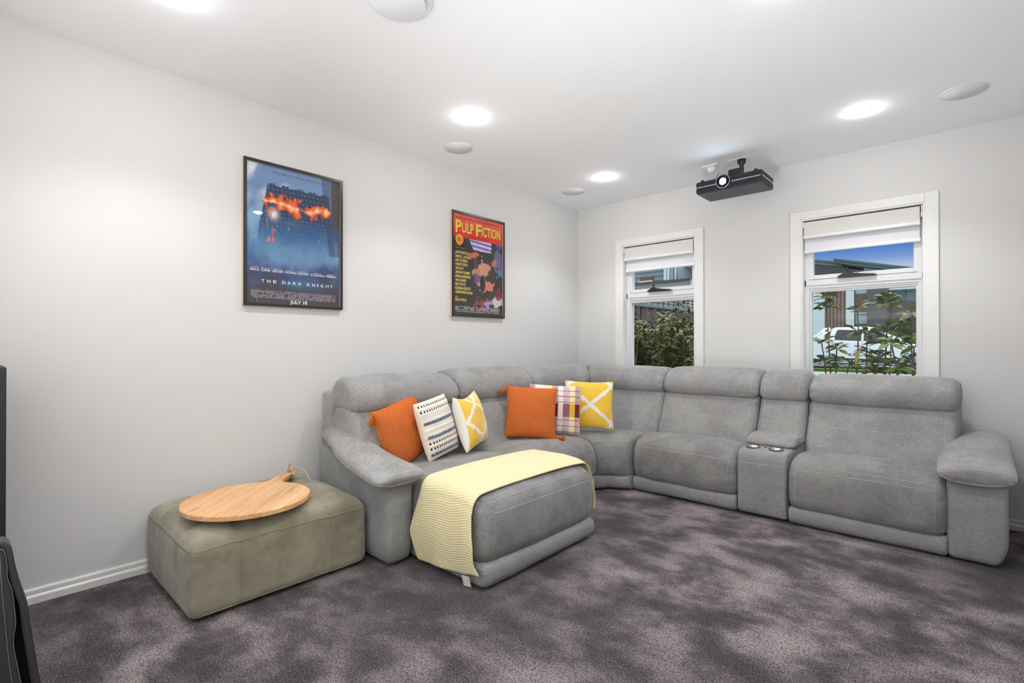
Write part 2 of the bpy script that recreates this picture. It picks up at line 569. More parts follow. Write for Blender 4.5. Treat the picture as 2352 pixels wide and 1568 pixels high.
# ------------------------------------------------------------------ windows
def make_window(i, w):
    x0, x1, z0, z1 = w
    root = empty('window_%d' % i, ((x0 + x1) / 2, 0, z0))
    root['kind'] = 'structure'
    inv = Matrix.Translation(-root.location)
    def part(name, lst, m, bev=0.002):
        bm = bmesh.new()
        for b in lst:
            box_into(bm, *b, bev=bev, M=inv)
        return bmobj(name, bm, m, root, False)
    aw = 0.077
    part('architrave', [(x0 - aw, x0, -0.018, 0, z0 - 0.07, z1 + aw - 0.01), (x1, x1 + aw, -0.018, 0, z0 - 0.07, z1 + aw - 0.01),
                        (x0, x1, -0.018, 0, z1, z1 + aw - 0.01), (x0, x1, -0.018, 0, z0 - 0.07, z0)], M['trim_gloss'], 0.003)
    e = 0.012
    part('reveal_lining', [(x0 - 0.001, x0 + e, -0.01, 0.20, z0, z1), (x1 - e, x1 + 0.001, -0.01, 0.20, z0, z1),
                           (x0 + e, x1 - e, -0.01, 0.20, z1 - e, z1 + 0.001), (x0 + e, x1 - e, -0.01, 0.20, z0 - 0.001, z0 + e)], M['trim_gloss'], 0.001)
    a, b = x0 + e, x1 - e
    # outer aluminium frame + lower fixed-light beads
    fy0, fy1 = 0.075, 0.145
    fw = 0.030
    part('window_frame', [(a, a + fw, fy0, fy1, z0 + e, z1 - e), (b - fw, b, fy0, fy1, z0 + e, z1 - e),
                          (a + fw, b - fw, fy0, fy1, z1 - e - fw, z1 - e), (a + fw, b - fw, fy0, fy1, z0 + e, z0 + e + fw),
                          (a + fw, a + fw + 0.014, fy0 + 0.012, fy1, z0 + e + fw, 1.64), (b - fw - 0.014, b - fw, fy0 + 0.012, fy1, z0 + e + fw, 1.64)],
         M['aluminium_white'])
    part('transom', [(a + 0.004, b - 0.004, 0.062, 0.145, 1.690, 1.736), (a + 0.010, b - 0.010, 0.072, 0.145, 1.668, 1.690),
                     (a + 0.016, b - 0.016, 0.082, 0.145, 1.652, 1.668), (a + 0.022, b - 0.022, 0.090, 0.145, 1.638, 1.652)], M['aluminium_white'], 0.0015)
    part('transom_end_block', [(a - 0.001, a + 0.010, 0.060, 0.072, 1.692, 1.733)], M['black_plastic'], 0.001)
    part('transom_end_block', [(b - 0.010, b + 0.001, 0.060, 0.072, 1.692, 1.733)], M['black_plastic'], 0.001)
    # awning sash
    s0, s1 = a + 0.012, b - 0.012
    part('sash', [(s0, s0 + 0.045, 0.078, 0.135, 1.742, z1 - e - 0.01), (s1 - 0.045, s1, 0.078, 0.135, 1.742, z1 - e - 0.01),
                  (s0 + 0.045, s1 - 0.045, 0.078, 0.135, 1.742, 1.775), (s0 + 0.045, s1 - 0.045, 0.078, 0.135, z1 - 0.07, z1 - e - 0.01)], M['aluminium_white'], 0.003)
    box_g = lambda nm, lo: part(nm, [lo], M['window_glass'], 0)
    g1 = part('glass_pane', [(s0 + 0.04, s1 - 0.04, 0.108, 0.112, 1.77, z1 - 0.065)], M['window_glass'], 0)
    g2 = part('glass_pane', [(a + fw + 0.01, b - fw - 0.01, 0.108, 0.112, z0 + e + fw - 0.004, 1.642)], M['window_glass'], 0)
    # chain winder on the transom
    cx = (x0 + x1) / 2 - (0.02 if i == 2 else -0.0)
    k = 1.0
    vs = []
    P = [(-0.125, 0), (0.125, 0), (0.125, 0.006), (0.11, 0.012), (0.02, 0.022), (-0.06, 0.040), (-0.075, 0.040), (-0.125, 0.010)]
    n = len(P)
    for y in (0.030, 0.076):
        for (px, pz) in P:
            vs.append(Vector((cx + px, y, 1.737 + pz)) - root.location)
    fs = [(j, (j + 1) % n, n + (j + 1) % n, n + j) for j in range(n)] + [tuple(range(n)), tuple(range(n, 2 * n))[::-1]]
    o = mesh('window_winder', vs, fs, M['black_plastic'], root, False)
    bm = bmesh.new(); bm.from_mesh(o.data); bmesh.ops.recalc_face_normals(bm, faces=bm.faces[:]); bm.to_mesh(o.data); bm.free()
    h = lathe('winder_knob', [(0.0, 0), (0.009, 0.002), (0.011, 0.008), (0.007, 0.014), (0.007, 0.020), (0.012, 0.026), (0.012, 0.034), (0.0, 0.038)], M['black_plastic'], o, 16,
              Vector((cx - 0.062, 0.045, 1.772)) - root.location)
    lathe('winder_key', [(0.0, 0), (0.018, 0.0), (0.018, 0.005), (0.0, 0.006)], M['chrome'], o, 18, Vector((cx - 0.010, 0.046, 1.763)) - root.location)
    return root
make_window(1, WIN[0])
make_window(2, WIN[1])

def make_blind(w, lab_side):
    x0, x1 = w[0] + 0.016, w[1] - 0.018
    for kind, yr, zb, bar, mat, lab in (
        ('front', 0.022, 2.083, 0.017, 'blockout_fabric', 'pale grey blockout roller blind in front of the white one, in the %s window'),
        ('rear', 0.056, 1.968, 0.016, 'sunscreen_fabric', 'white sunscreen roller blind hanging lowest in the %s window')):
        root = empty('roller_blind', ((x0 + x1) / 2, yr, 2.19))
        tag(root, lab % lab_side, 'blind', 'double roller blinds at the windows')
        L = root.location
        lathe('roller_tube', [(0.0, x0 - L.x), (0.016, x0 - L.x), (0.016, x1 - L.x), (0.0, x1 - L.x)], M['gap_black'], root, 20, (0, 0.0, -0.005), 'X')
        bm = bmesh.new()
        yy = -0.017 if kind == 'front' else -0.0165
        box_into(bm, x0 - L.x + 0.003, x1 - L.x - (0.010 if kind == 'front' else 0.012), yy, yy + 0.0012, zb - L.z, 0.014)
        bmobj('blind_fabric', bm, M[mat], root)
        vs, fs = lathe_data([(0.0, x0 - L.x + 0.001), (bar, x0 - L.x + 0.001), (bar, x1 - L.x - 0.008), (0.0, x1 - L.x - 0.008)], 20, (0, 0, 0), 'X')
        for v in vs:
            v.z = v.z * 0.85 + (zb - L.z)
            v.y = v.y * 0.55 + yy
        o = mesh('bottom_bar', vs, fs, M['blind_bar'], root)
        auto(o, 40)
        boxes('end_bracket', [(x1 - L.x - 0.004, x1 - L.x + 0.004, -0.02, 0.02, -0.03, 0.020)], M['blind_bar'], root, 0.003)
        boxes('end_bracket', [(x0 - L.x - 0.004, x0 - L.x + 0.002, -0.02, 0.02, -0.03, 0.020)], M['blind_bar'], root, 0.001)
        if kind == 'front':
            # beaded control chain
            vs, fs = [], []
            xx = x1 - L.x + 0.0
            z = -0.035
            lathe('chain_toggle', [(0.0, -0.04), (0.006, -0.036), (0.007, -0.02), (0.006, 0.0), (0.0, 0.002)], M['blind_bar'], root, 12, (xx, -0.008, z + 0.01))
            for side, dy in ((0, -0.010), (1, 0.014)):
                zz = z
                while zz > -1.35:
                    vb = len(vs)
                    r = 0.0026
                    for (dx, dyy, dz) in ((r, 0, 0), (0, r, 0), (-r, 0, 0), (0, -r, 0), (0, 0, r), (0, 0, -r)):
                        vs.append((xx + dx, dy + dyy, zz + dz))
                    for q in range(4):
                        fs.append((vb + q, vb + (q + 1) % 4, vb + 4))
                        fs.append((vb + (q + 1) % 4, vb + q, vb + 5))
                    zz -= 0.0062
            mesh('control_chain', vs, fs, M['white_plastic'], root)
make_blind(WIN[0], 'left')
make_blind(WIN[1], 'right')

# ------------------------------------------------------------------ ceiling fittings
LAMPS = [(0.83, -0.777, 'small recessed ceiling downlight glowing nearest the back left corner of the ceiling'),
         (0.83, -2.40, 'glowing recessed ceiling downlight above the round speaker grille beside the left wall'),
         (2.74, -0.777, 'glowing recessed ceiling downlight between the projector and the large right speaker grille'),
         (0.79, -4.05, 'recessed downlight glowing at the top left edge of the photo'),
         (2.72, -2.40, 'recessed downlight glowing at the top edge of the photo, right of the ceiling vent'),
         (2.70, -4.05, 'recessed downlight directly above the camera, beyond the top edge of the photo')]
def make_lamp(x, y, lab):
    root = empty('downlight', (x, y, H))
    tag(root, lab, 'ceiling light', 'recessed downlights in the ceiling')
    lathe('trim_ring', [(0.043, 0.0), (0.050, 0.0), (0.050, -0.002), (0.048, -0.003), (0.044, -0.003), (0.043, 0.0)], M['white_plastic'], root, 40)
    lathe('diffuser', [(0.0, 0.001), (0.043, 0.0), (0.042, -0.007), (0.036, -0.014), (0.022, -0.019), (0.0, -0.021)], M['lamp_glow'], root, 32)
    l = bpy.data.lights.new('downlight_beam', 'SPOT')
    l.energy = LAMP_W
    l.color = (0.985, 0.99, 1.0)
    l.spot_size = R(122)
    l.spot_blend = 0.6
    l.shadow_soft_size = 0.035
    o = bpy.data.objects.new('downlight_beam', l)
    o.location = (0, 0, -0.06)
    o.parent = root
    COL.objects.link(o)
LAMP_W = 22.0
emis('lamp_glow', (1.0, 0.98, 1.0, 1), 150.0)
for a in LAMPS: make_lamp(*a)

def make_speaker(x, y, r, lab):
    root = empty('ceiling_speaker', (x, y, H))
    tag(root, lab, 'speaker', 'round speaker grilles in the ceiling')
    lathe('grille', [(0.0, -0.004), (r - 0.005, -0.003), (r - 0.004, 0.001), (0.0, 0.001)], M['speaker_mesh'], root, 64)
    lathe('rim', [(r - 0.005, 0.001), (r - 0.005, -0.004), (r - 0.001, -0.004), (r, 0.0), (r - 0.005, 0.001)], M['white_plastic'], root, 64)
make_speaker(0.37, -2.10, 0.113, 'round white speaker grille in the ceiling beside the left wall')
make_speaker(0.37, -0.61, 0.113, 'smallest looking round speaker grille, in the far corner of the ceiling')
make_speaker(3.22, -0.66, 0.113, 'round speaker grille at the right edge of the ceiling, above the right window')
root = empty('ceiling_vent', (1.44, -3.385, H))
tag(root, 'large round white air vent cut off by the top edge of the photo', 'air vent')
lathe('vent_ring', [(0.095, 0.0), (0.150, 0.0), (0.148, -0.004), (0.120, -0.016), (0.100, -0.012), (0.095, 0.0)], M['white_plastic'], root, 64)
lathe('vent_disc', [(0.0, -0.022), (0.108, -0.022), (0.117, -0.026), (0.119, -0.030), (0.112, -0.034), (0.0, -0.036)], M['white_plastic'], root, 64)

# ------------------------------------------------------------------ motion sensor
root = empty('motion_sensor', (1.645, -0.415, H))
tag(root, 'white motion sensor with a dome on the ceiling left of the projector mount', 'sensor')
box('sensor_plate', -0.062, 0.062, -0.05, 0.05, -0.014, 0.0, M['white_plastic'], root, 0.004)
lathe('sensor_dome', [(0.038, -0.013), (0.037, -0.024), (0.033, -0.040), (0.022, -0.054), (0.010, -0.060), (0.0, -0.061)], M['white_plastic'], root, 32)

# ------------------------------------------------------------------ projector
PX0, PX1, PY0, PY1, PZ0, PZ1 = 1.583, 2.088, -0.592, -0.298, 2.432, 2.532
root = empty('projector', ((PX0 + PX1) / 2, (PY0 + PY1) / 2, PZ0))
tag(root, 'black ceiling projector with a glowing lens and a silver stripe', 'projector')
C0 = root.location
hx, hy, hz = (PX1 - PX0) / 2, (PY1 - PY0) / 2, (PZ1 - PZ0)
bm = bmesh.new()
box_into(bm, -hx + 0.006, hx - 0.006, -hy + 0.006, hy - 0.006, 0.0, hz, 0.006)
nr = 9
for k in range(nr):
    z0 = 0.010 + k * (hz - 0.016) / nr
    if 3.9 < k < 5.0: continue
    box_into(bm, -hx, hx, -hy, hy, z0, z0 + 0.0065, 0.003)
bmobj('housing', bm, M['projector_black'], root)
zs = 0.010 + 4.1 * (hz - 0.016) / nr
bm = bmesh.new()
lensx = 1.802 - C0.x
box_into(bm, -hx - 0.001, lensx - 0.052, -hy - 0.0015, -hy + 0.01, zs, zs + 0.0085, 0.0015)
bmobj('silver_stripe', bm, M['chrome'], root)
bm = bmesh.new()
box_into(bm, lensx + 0.062, hx + 0.0015, -hy - 0.0015, -hy + 0.01, zs, zs + 0.0085, 0.0015)
box_into(bm, hx - 0.01, hx + 0.0015, -hy - 0.0015, hy - 0.02, zs, zs + 0.0085, 0.0015)
bmobj('silver_stripe', bm, M['chrome'], root)
bm = bmesh.new()
for k in range(5):
    xx = hx - 0.10 + k * 0.018
    box_into(bm, xx, xx + 0.0025, -hy - 0.001, -hy + 0.004, 0.02, hz - 0.01, 0)
bmobj('front_vent', bm, M['black_plastic'], root)
ln = lathe('lens_ring', [(0.0, 0.012), (0.050, 0.012), (0.051, -0.006), (0.053, -0.008), (0.056, -0.008), (0.057, -0.004), (0.057, 0.014)], M['black_plastic'], root, 56, (lensx, -hy, 0.062), 'Y')
lathe('lens_rim', [(0.0505, -0.0105), (0.0540, -0.0105), (0.0545, -0.006), (0.0505, -0.006), (0.0505, -0.0105)], M['chrome'], ln, 56, (lensx, -hy, 0.062), 'Y')
lathe('lens_barrel', [(0.050, -0.006), (0.034, 0.006), (0.033, 0.006)], M['black_plastic'], ln, 48, (lensx, -hy, 0.062), 'Y')
emis('projector_beam', (0.62, 0.80, 1.0, 1), 70.0)
lathe('lens_glass', [(0.0, -0.018), (0.012, -0.017), (0.024, -0.012), (0.033, -0.003), (0.034, 0.006)], M['projector_beam'], ln, 32, (lensx, -hy, 0.062), 'Y')
l = bpy.data.lights.new('projector_light', 'SPOT')
l.energy = 30
l.color = (0.72, 0.84, 1.0)
l.spot_size = R(40)
l.shadow_soft_size = 0.02
o = bpy.data.objects.new('projector_light', l)
o.location = (lensx, -hy - 0.03, 0.062)
o.rotation_euler = (R(78), 0, 0)
o.parent = root
COL.objects.link(o)
# feet on top (projector hangs upside down)
for sx in (-0.21, 0.20):
    lathe('foot', [(0.0, 0.0), (0.014, 0.0), (0.013, 0.014), (0.0, 0.016)], M['black_plastic'], root, 16, (sx, -hy + 0.03, hz))
mx, my = 1.872 - C0.x, -0.41 - C0.y
top = H - C0.z
box('ceiling_plate', mx - 0.072, mx + 0.072, my - 0.045, my + 0.045, top - 0.006, top, M['white_plastic'], root, 0.002)
mnt = lathe('mount_pole', [(0.0, hz + 0.02), (0.030, hz + 0.02), (0.032, hz + 0.035), (0.017, hz + 0.05), (0.017, top - 0.045), (0.030, top - 0.035), (0.034, top - 0.006), (0.0, top - 0.006)], M['black_plastic'], root, 28, (mx + 0.01, my, 0))
bm = bmesh.new()
box_into(bm, mx - 0.075, mx + 0.02, my - 0.07, my + 0.03, hz + 0.025, hz + 0.085, 0.012)
bmobj('mount_head', bm, M['black_plastic'], root)
for (ax, ay) in ((-0.14, -0.10), (0.13, -0.09), (-0.12, 0.10), (0.14, 0.10)):
    tube('mount_arm', [(mx, my, hz + 0.035), (mx + ax * 0.5, my + ay * 0.5 , hz + 0.028), (mx + ax, min(max(my + ay, -hy + 0.03), hy - 0.03), hz + 0.012), (mx + ax * 1.02, min(max(my + ay, -hy + 0.03), hy - 0.03), hz - 0.002)], 0.008, M['black_plastic'], root, 8)
tube('cable', [(-0.13, -0.03, hz), (-0.14, 0.0, hz + 0.05), (-0.142, 0.05, hz + 0.11)], 0.0022, M['black_plastic'], root, 6)
# ------------------------------------------------------------------ soft furniture tools
def chaikin(P, it=2, closed=True):
    for _ in range(it):
        Q = []
        n = len(P)
        for i in range(n if closed else n - 1):
            a, b = P[i], P[(i + 1) % n]
            Q.append(tuple(a[k] * 0.75 + b[k] * 0.25 for k in range(len(a))))
            Q.append(tuple(a[k] * 0.25 + b[k] * 0.75 for k in range(len(a))))
        P = Q
    return P
def resample(P, N):
    n = len(P)
    L = [0]
    for i in range(n):
        a, b = P[i], P[(i + 1) % n]
        L.append(L[-1] + math.dist(a, b))
    out = []
    j = 0
    for k in range(N):
        t = L[-1] * k / N
        while L[j + 1] < t: j += 1
        f = (t - L[j]) / max(1e-9, L[j + 1] - L[j])
        a, b = P[j], P[(j + 1) % n]
        out.append((a[0] + (b[0] - a[0]) * f, a[1] + (b[1] - a[1]) * f))
    return out
def lerp2(a, b, t): return (a[0] + (b[0] - a[0]) * t, a[1] + (b[1] - a[1]) * t)
class Loft:
    """closed profile (d, z) swept between plan lines B(s) (d = 0) and F(s) (d = 1)"""
    def __init__(s, P, B, F, width, r=0.035, N=84, bulge=0.012, crown=0.0, wrinkle=0.0022, pucker=0.004, seed=0, it=2, step=0.012, ro=None, wr_top=0.0):
        s.P = resample(chaikin(P, it), N)
        s.N = N
        # make counter-clockwise, outward normals
        A = sum(s.P[i][0] * s.P[(i + 1) % N][1] - s.P[(i + 1) % N][0] * s.P[i][1] for i in range(N))
        if A < 0: s.P = s.P[::-1]
        s.nor = []
        for i in range(N):
            a, b = s.P[i - 1], s.P[(i + 1) % N]
            dx, dz = b[0] - a[0], b[1] - a[1]
            l = math.hypot(dx, dz) or 1
            s.nor.append((dz / l, -dx / l))
        s.B, s.F, s.width = B, F, width
        st = []
        for k in range(7):
            a = k / 6 * PI / 2
            st.append((r * (1 - math.cos(a)), r * (1 - math.sin(a))))
        m = max(4, int((width - 2 * r) / step))
        mid = [(r + (width - 2 * r) * k / m, 0.0) for k in range(1, m)]
        s.st = st + mid + [(width - x, i) for x, i in st[::-1]]
        s.rows = []
        cx = sum(p[0] for p in s.P) / N
        cz = sum(p[1] for p in s.P) / N
        vs = []
        for (al, ins) in s.st:
            u = al / width
            row = []
            e = min(al, width - al)
            bl = bulge * (1 - (2 * u - 1) ** 4) 
            for i, (d, z) in enumerate(s.P):
                nx, nz = s.nor[i]
                off = -ins + bl * (1 if nx > -0.5 else 0)
                up = max(0, nz)
                zz = z + crown * (1 - abs(2 * u - 1) ** 2.5) * up
                x, y = s.plan(u, d)
                nv = Vector((x * 9, y * 9, z * 9 + seed * 7.3))
                w = noise.noise(nv * 0.55) * 2.2 * wrinkle + noise.noise(nv * 2.2) * wrinkle * 0.5
                w += -abs(noise.noise(Vector((u * width * 6, d * 34, z * 34 + seed)))) * pucker * 1.9 * math.exp(-e / 0.05)
                if wr_top:
                    w += wr_top * noise.noise(Vector((u * width * 34 + noise.noise(nv) * 2, d * 4, seed))) * max(0, nz) 
                # keep the inset from folding over the profile centre
                dd = d + nx * (off + w)
                z2 = zz + nz * (off + w)
                x, y = s.plan(u, dd)
                row.append(len(vs))
                vs.append(Vector((x, y, z2)))
            s.rows.append(row)
        fs = []
        for a in range(len(s.rows) - 1):
            for i in range(N):
                j = (i + 1) % N
                fs.append((s.rows[a][i], s.rows[a][j], s.rows[a + 1][j], s.rows[a + 1][i]))
        # caps with concentric rings
        for end, row in ((0, s.rows[0]), (1, s.rows[-1])):
            c = sum((vs[i] for i in row), Vector()) / N
            prev = row
            u0 = 0.0 if end == 0 else 1.0
            p = Vector(s.plan(u0, cx) + (cz,)); q = Vector(s.plan(0.02 if end == 0 else 0.98, cx) + (cz,))
            outd = (p - q).normalized()
            for f in (0.8, 0.5, 0.2):
                ring = []
                for i in row:
                    ring.append(len(vs))
                    vs.append(c + (vs[i] - c) * f + outd * (0.004 * (1 - f)))
                for i in range(N):
                    j = (i + 1) % N
                    fs.append((prev[i], prev[j], ring[j], ring[i]))
                prev = ring
            vs.append(c + outd * 0.004)
            for i in range(N):
                fs.append((prev[i], prev[(i + 1) % N], len(vs) - 1))
        s.vs, s.fs = vs, fs
    def plan(s, u, d):
        b, f = s.B(u), s.F(u)
        return (b[0] + (f[0] - b[0]) * d, b[1] + (f[1] - b[1]) * d)
    def build(s, name, m, parent):
        o = mesh(name, s.vs, s.fs, m, parent)
        bm = bmesh.new(); bm.from_mesh(o.data); bmesh.ops.recalc_face_normals(bm, faces=bm.faces[:]); bm.to_mesh(o.data); bm.free()
        s.obj = o
        return o
    def outn(s, k, i):
        r = s.rows
        a = s.vs[r[k][(i + 1) % s.N]] - s.vs[r[k][i - 1]]
        b = s.vs[r[min(k + 1, len(r) - 1)][i]] - s.vs[r[max(k - 1, 0)][i]]
        n = a.cross(b)
        if n.length < 1e-12: return Vector((0, 0, 1))
        n.normalize()
        # outward relative to the profile centre of this row
        c = sum((s.vs[j] for j in r[k]), Vector()) / s.N
        if n.dot(s.vs[r[k][i]] - c) < 0: n = -n
        return n
    def stitch_along(s, zt, front=True, skip=3, rad=0.0012, parent=None, dash=True, dmin=None):
        """raised seam along the width at height zt on the front (or top, if dmin given, at depth) of the cushion"""
        best, bi = 9, 0
        for i, (d, z) in enumerate(s.P):
            nx, nz = s.nor[i]
            if dmin is not None:
                if nz < 0.3: continue
                q = abs(d - dmin)
            else:
                if nx < 0.15: continue
                q = abs(z - zt)
            if q < best: best, bi = q, i
        # interpolate between profile vertices for exact height
        pts = []
        for k in range(skip, len(s.rows) - skip):
            p = s.vs[s.rows[k][bi]] + s.outn(k, bi) * rad * 0.35
            pts.append(p)
        vs, fs = tube_data(pts, rad, 5)
        return mesh('stitching', vs, fs, M['stitch_thread'], parent)
    def stitch_end(s, k, z0, z1, rad=0.0006, parent=None):
        pts = []
        idx = [i for i in range(s.N) if s.nor[i][0] > -0.1 and z0 <= s.P[i][1] <= z1 and s.P[i][0] > 0]
        # contiguous order along the profile
        idx.sort(key=lambda i: s.P[i][1])
        for i in idx:
            pts.append(s.vs[s.rows[k][i]] + s.outn(k, i) * rad * 0.35)
        if len(pts) < 3: return None
        vs, fs = tube_data(pts, rad, 5)
        return mesh('stitching', vs, fs, M['stitch_thread'], parent)

def axis_pts(h, r, m, k=4):
    a = [-h + r * (1 - math.cos(i / k * PI / 2)) for i in range(k)] + [-h + r]
    b = [-h + r + (2 * h - 2 * r) * i / m for i in range(1, m)]
    return a + b + [-x for x in a[::-1]]
def rbox_data(sx, sy, sz, r, step=0.03):
    h = (sx / 2, sy / 2, sz / 2)
    ax = [axis_pts(h[i], r, max(2, int(2 * (h[i] - r) / step))) for i in range(3)]
    vs, fs, idx = [], [], {}
    def vid(p):
        key = tuple(round(c, 6) for c in p)
        if key not in idx:
            q = [max(-(h[i] - r), min(h[i] - r, p[i])) for i in range(3)]
            d = Vector((p[0] - q[0], p[1] - q[1], p[2] - q[2]))
            d.normalize()
            idx[key] = len(vs)
            vs.append(Vector(q) + d * r)
        return idx[key]
    for a in range(3):
        b, c = (a + 1) % 3, (a + 2) % 3
        for sgn in (-1, 1):
            for i in range(len(ax[b]) - 1):
                for j in range(len(ax[c]) - 1):
                    q = []
                    for (ii, jj) in ((i, j), (i + 1, j), (i + 1, j + 1), (i, j + 1)):
                        p = [0, 0, 0]
                        p[a] = sgn * h[a]; p[b] = ax[b][ii]; p[c] = ax[c][jj]
                        q.append(vid(p))
                    fs.append(tuple(q if sgn > 0 else q[::-1]))
    return vs, fs
def rbox(name, x0, x1, y0, y1, z0, z1, r, m, parent=None, step=0.03, fn=None):
    vs, fs = rbox_data(x1 - x0, y1 - y0, z1 - z0, r, step)
    c = Vector(((x0 + x1) / 2, (y0 + y1) / 2, (z0 + z1) / 2))
    vs = [v + c for v in vs]
    if fn: vs = [Vector(fn(v)) for v in vs]
    return mesh(name, vs, fs, m, parent)

def pad(name, path, m, parent, e=2.6, n=40, seed=0, capk=6, wr=0.0025):
    """upholstered arm pad: path = [(centre xyz, half width, half height, side vector)], ends rounded"""
    vs, fs, rows = [], [], []
    K = len(path)
    for k, (c, hw, hh, side) in enumerate(path):
        row = []
        c = Vector(c); side = Vector(side).normalized()
        t = Vector(path[min(k + 1, K - 1)][0]) - Vector(path[max(k - 1, 0)][0])
        t.normalize()
        up = side.cross(t)
        if up.z < 0: up = -up
        for j in range(n):
            a = 2 * PI * j / n
            ca, sa = math.cos(a), math.sin(a)
            x = hw * math.copysign(abs(ca) ** (2 / e), ca)
            z = hh * math.copysign(abs(sa) ** (2 / e), sa)
            p = c + side * x + up * z
            w = noise.noise(p * 6 + Vector((seed, 0, 0))) * wr * 2 + noise.noise(p * 22) * wr * 0.6
            p += (side * ca + up * sa) * w
            row.append(len(vs)); vs.append(p)
        rows.append(row)
    for k in range(K - 1):
        for j in range(n):
            j2 = (j + 1) % n
            fs.append((rows[k][j], rows[k][j2], rows[k + 1][j2], rows[k + 1][j]))
    for row in (rows[0], rows[-1]):
        c = sum((vs[i] for i in row), Vector()) / n
        vs.append(c)
        for j in range(n): fs.append((row[j], row[(j + 1) % n], len(vs) - 1))
    o = mesh(name, vs, fs, m, parent)
    bm = bmesh.new(); bm.from_mesh(o.data); bmesh.ops.recalc_face_normals(bm, faces=bm.faces[:]); bm.to_mesh(o.data); bm.free()
    return o, rows, vs
def smooth_path(keys, n):
    """keys: list of tuples of floats sampled with Catmull-Rom"""
    out = []
    K = len(keys)
    for q in range(n + 1):
        t = q / n * (K - 1)
        i = min(int(t), K - 2)
        f = t - i
        p0, p1, p2, p3 = keys[max(i - 1, 0)], keys[i], keys[i + 1], keys[min(i + 2, K - 1)]
        out.append(tuple(0.5 * (2 * p1[k] + (p2[k] - p0[k]) * f + (2 * p0[k] - 5 * p1[k] + 4 * p2[k] - p3[k]) * f * f + (3 * p1[k] - p0[k] - 3 * p2[k] + p3[k]) * f ** 3) for k in range(len(p1))))
    return out

# ------------------------------------------------------------------ sectional sofa
SOFA = empty('sectional_sofa', (1.6, -1.2, 0.0))
tag(SOFA, 'large grey fabric corner sofa with a chaise, recliner seats and a cup holder console', 'sofa')
SI = Matrix.Translation(-SOFA.location)
def under(o):
    o.parent = SOFA
    o.matrix_parent_inverse = SI.copy()
    return o
fab, fabs, fabb = M['sofa_fabric'], M['sofa_seat_fabric_shaded'], M['sofa_base_fabric']

def lin(a, b):
    return lambda u: (a[0] + (b[0] - a[0]) * u, a[1] + (b[1] - a[1]) * u)
def seat_profile(front, back=0.42, hb=0.425, hc=0.462, hf=0.425, zb=0.118):
    f = front
    return [(back, 0.20), (back, hb), (back + 0.10, hb + 0.006), (back + (f - back) * 0.5, hc), (f - 0.14, hc), (f - 0.045, hf + 0.006), (f - 0.004, hf - 0.045), (f + 0.012, 0.30),
            (f + 0.010, 0.20), (f - 0.004, 0.145), (f - 0.03, zb), (f - 0.15, zb - 0.003), (back + 0.1, zb)]
def base_profile(front, back=0.3):
    f = front
    return [(back, 0.022), (back, 0.128), (f - 0.06, 0.128), (f - 0.008, 0.126), (f + 0.004, 0.112), (f + 0.006, 0.06), (f - 0.004, 0.024), (f - 0.03, 0.012), (f - 0.2, 0.014)]
BACK_LOW = [(0.13, 0.30), (0.12, 0.60), (0.13, 0.80), (0.30, 0.822), (0.395, 0.812), (0.435, 0.775), (0.462, 0.70), (0.505, 0.60), (0.545, 0.50), (0.568, 0.42), (0.56, 0.35), (0.40, 0.30)]
def head_profile(top, lean=0.0):
    t = top
    return [(0.15, 0.80), (0.12, 0.88), (0.13, t - 0.055), (0.185, t - 0.006), (0.27, t + 0.006), (0.36, t - 0.008), (0.425, t - 0.055), (0.455, 0.90), (0.462, 0.84), (0.442, 0.792), (0.38, 0.776), (0.25, 0.79)]

def add_back(lines, top, seed, width, stitch=0.61, head_wr=0.0, dz=0.0, ends=(True, True)):
    B, F = lines
    lo = Loft([(d, z) for d, z in BACK_LOW], B, F, width, r=0.042, bulge=0.010, seed=seed, pucker=0.011, wrinkle=0.0028)
    o = under(lo.build('backrest', fab, None))
    lo.stitch_along(stitch, parent=o, skip=6)
    lo.stitch_along(0.795, parent=o, skip=6)
    hd = Loft(head_profile(top), B, F, width, r=0.046, bulge=0.012, seed=seed + 5, pucker=0.010, wrinkle=0.0028, wr_top=0.0012)
    h = under(hd.build('headrest', fab, None))
    for k, e in ((6, ends[0]), (len(hd.rows) - 7, ends[1])):
        if e:
            hd.stitch_end(k, 0.80, top - 0.01, parent=h)
            lo.stitch_end(k, 0.45, 0.78, parent=o)
    return lo, hd

# ---- plan lines (d measured from each wall)
rb = {  # right run: d = 0 at the wall, d = 1 one metre out;  x pairs (wall, 1 m out)
    'corner': ((1.255, 0), (1.205, -1.0)), 'u5a': ((1.265, 0), (1.165, -1.0)), 'u5b': ((2.028, 0), (1.995, -1.0)),
    'ca': ((2.034, 0), (2.002, -1.0)), 'cb': ((2.372, 0), (2.322, -1.0)), 'la': ((2.380, 0), (2.330, -1.0)), 'lb': ((3.215, 0), (3.135, -1.0))}
def rl(a, b):
    A, Bq = rb[a], rb[b]
    return lin(A[0], Bq[0]), lin(A[1], Bq[1])
add_back((lin((0.07, 0.0), (1.250, 0)), lin((0.87, -1.0), (1.195, -1.0))), 0.990, 11, 0.90, ends=(False, True))
add_back(rl('u5a', 'u5b'), 1.003, 12, 0.77)
add_back(rl('ca', 'cb'), 1.000, 13, 0.325)
add_back(rl('la', 'lb'), 0.983, 14, 0.82)
# left run: d = x, lines along y
add_back((lin((0.0, -1.44), (0.0, -0.07)), lin((1.0, -1.13), (1.0, -0.87))), 1.0, 15, 1.04, ends=(True, False))
add_back((lin((0.0, -2.215), (0.0, -1.450)), lin((1.0, -2.055), (1.0, -1.140))), 1.012, 16, 0.80)
add_back((lin((0.0, -3.00), (0.0, -2.225)), lin((1.0, -3.06), (1.0, -2.065))), 0.994, 17, 0.83)

